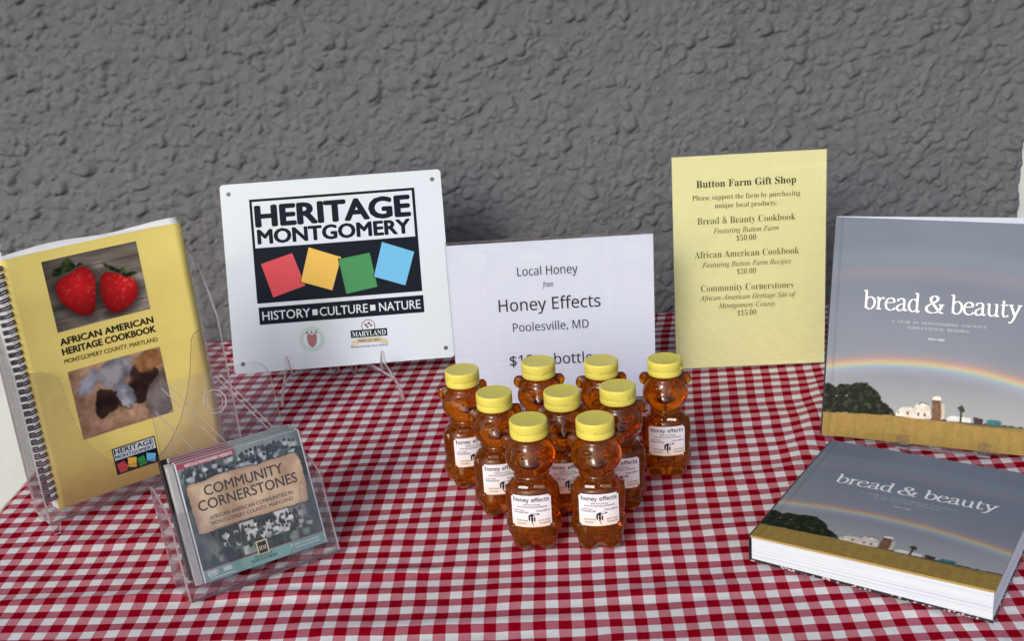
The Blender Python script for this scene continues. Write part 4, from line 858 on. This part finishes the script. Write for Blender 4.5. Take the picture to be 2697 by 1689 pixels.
text(b, 'honey effects', .22, .80, 2.02, .09, 0, 'sansi', .014, ref='h'); text(b, 'local honey', -.66, -.16, 1.56, .075, 0, 'sans', .014); text(b, 'bottle', -.62, -.24, 1.42, .075, 0, 'sans', .014, ref='b')
text(b, 'net wt. honey', .30, .80, 1.56, .08, 0, 'sans', .012, ref='h'); text(b, 'Poolesville', .34, .80, 1.42, .075, 0, 'sans', .012)
for q in (disc(.02,1.66,.05,.15), disc(.13,1.66,.035,.13), disc(.0,1.84,.10,.06), disc(.16,1.90,.20,.05), disc(-.1,1.72,.04,.16,10), [(-.46,1.83),(-.05,1.86),(-.05,1.88)], [(-.02,1.52),(.02,1.52),(.1,1.35),(.07,1.35)]): b.flat(q, 0)
tm = b.build('label_print', 'ink', hb, warp=lambda p: wrap(p[0], p[2], .026), autonormal=False)
b = MB(); pf = [(.0,5.30),(.74,5.30),(.795,5.27),(.80,5.255),(.815,5.26),(.822,5.30),(.828,5.50),(.822,5.515),(.816,5.52),(.822,5.53),(.832,5.545),(.832,5.90),(.825,5.945),(.805,5.975),(.775,5.99),(.73,5.985),(.70,5.978),(.4,5.97),(0,5.968)]
b.lathe(pf, 72)
for a in range(-4, 5):
    th = a*R(3.2); b.box((math.sin(th)*.85-.03, -math.cos(th)*.85-.012, 5.54), (math.sin(th)*.85+.03, -math.cos(th)*.85+.05, 5.60-.0))
    b.box((math.sin(th)*.84-.03, -math.cos(th)*.84-.008, 5.60), (math.sin(th)*.84+.03, -math.cos(th)*.84+.05, 5.66))
cap = b.build('flip_cap', 'cap', hb)
b = MB()
for s_ in (-1, 1): pass
eyes = []
for s_ in (-1, 1):
    x = s_*.33; h = bvh.ray_cast(Vector((x, -4, 4.52)), Vector((0, 1, 0))); yy = h[0].y
    e = MB(); e.lathe([(0,-.06),(.035,-.05),(.055,-.02),(.06,.0),(.04,.03),(0,.04)], 12); eo = e.build('eye', 'black_plastic', hb); eo.location = (x*S, (yy-.005)*S, 4.52*S); eo.rotation_euler = (R(90),0,0); eyes.append(eo)
BL = [  # x, y, yaw of the bear, yaw of the cap, label
 (-5.44,13.47, 21,-35,'honey bear bottle at the far left of the bears, turned to the right'),
 (-1.76,14.08, 2, 0,'back row honey bear in front of the dollar sign of the white sign'),
 (1.27,13.77, 8,-22,'back row honey bear covering the end of the word bottle on the sign'),
 (4.31,13.61,-7, 75,'honey bear bottle at the far right of the bears, next to open cloth'),
 (-3.78,10.47,14,24,'middle row honey bear at left, label half hidden by the front left bear'),
 (-.69,10.24, 4,40,'honey bear in the very middle, seen between the two front bears'),
 (1.86,10.53,-7,14,'middle row honey bear at right, behind the front right bear'),
 (-2.18,7.31, 1,-48,'front row honey bear at left, full label and knees showing'),
 (.68,7.10, 1,-20,'front row honey bear at right, nearest the lying book')]
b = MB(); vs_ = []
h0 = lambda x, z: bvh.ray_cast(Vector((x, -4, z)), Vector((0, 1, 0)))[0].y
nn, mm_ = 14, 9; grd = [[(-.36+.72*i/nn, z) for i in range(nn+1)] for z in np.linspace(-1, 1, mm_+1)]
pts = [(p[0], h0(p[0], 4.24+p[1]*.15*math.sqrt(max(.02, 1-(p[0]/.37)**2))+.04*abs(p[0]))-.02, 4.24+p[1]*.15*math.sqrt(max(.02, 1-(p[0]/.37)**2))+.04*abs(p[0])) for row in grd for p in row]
b.add(pts, [(j*(nn+1)+i, j*(nn+1)+i+1, (j+1)*(nn+1)+i+1, (j+1)*(nn+1)+i) for j in range(mm_) for i in range(nn)], 0, True); b.build('muzzle_dark_refraction', 'honey_dark', hb, autonormal=False)  # dark refraction in the muzzle, put in as a brown patch
b = MB(); b.tube([(x, h0(x, 3.86+.35*x*x)-.01, 3.86+.35*x*x*2.0) for x in np.linspace(-.17, .17, 9)], .018, 6); b.build('mouth', 'honey_dark', hb)
protos = list(hb.children)
for i, (x, y, ya, cyaw, lb) in enumerate(BL):
    if i == 0: t = hb; ch = protos
    else:
        t = hb.copy(); COL.objects.link(t); ch = []
        for c_ in protos: q = c_.copy(); COL.objects.link(q); q.parent = t; ch.append(q)
    t.location = (x*S, y*S, .0); t.rotation_euler = (0, 0, R(ya)); t['label'] = lb
    for q in ch:
        if q.name.startswith('flip_cap'): q.rotation_euler = (0, 0, R(cyaw-ya))
        if q.name.startswith('paper_label') or q.name.startswith('label_print'):
            a = (-3, 2, -2, 4, -4, 1, 5, -5, -1)[i]; q.rotation_euler = (0, 0, R(a)); q.location.z = (0, .02, -.03, .03, .0, .02, -.02, 0, .04)[i]*S
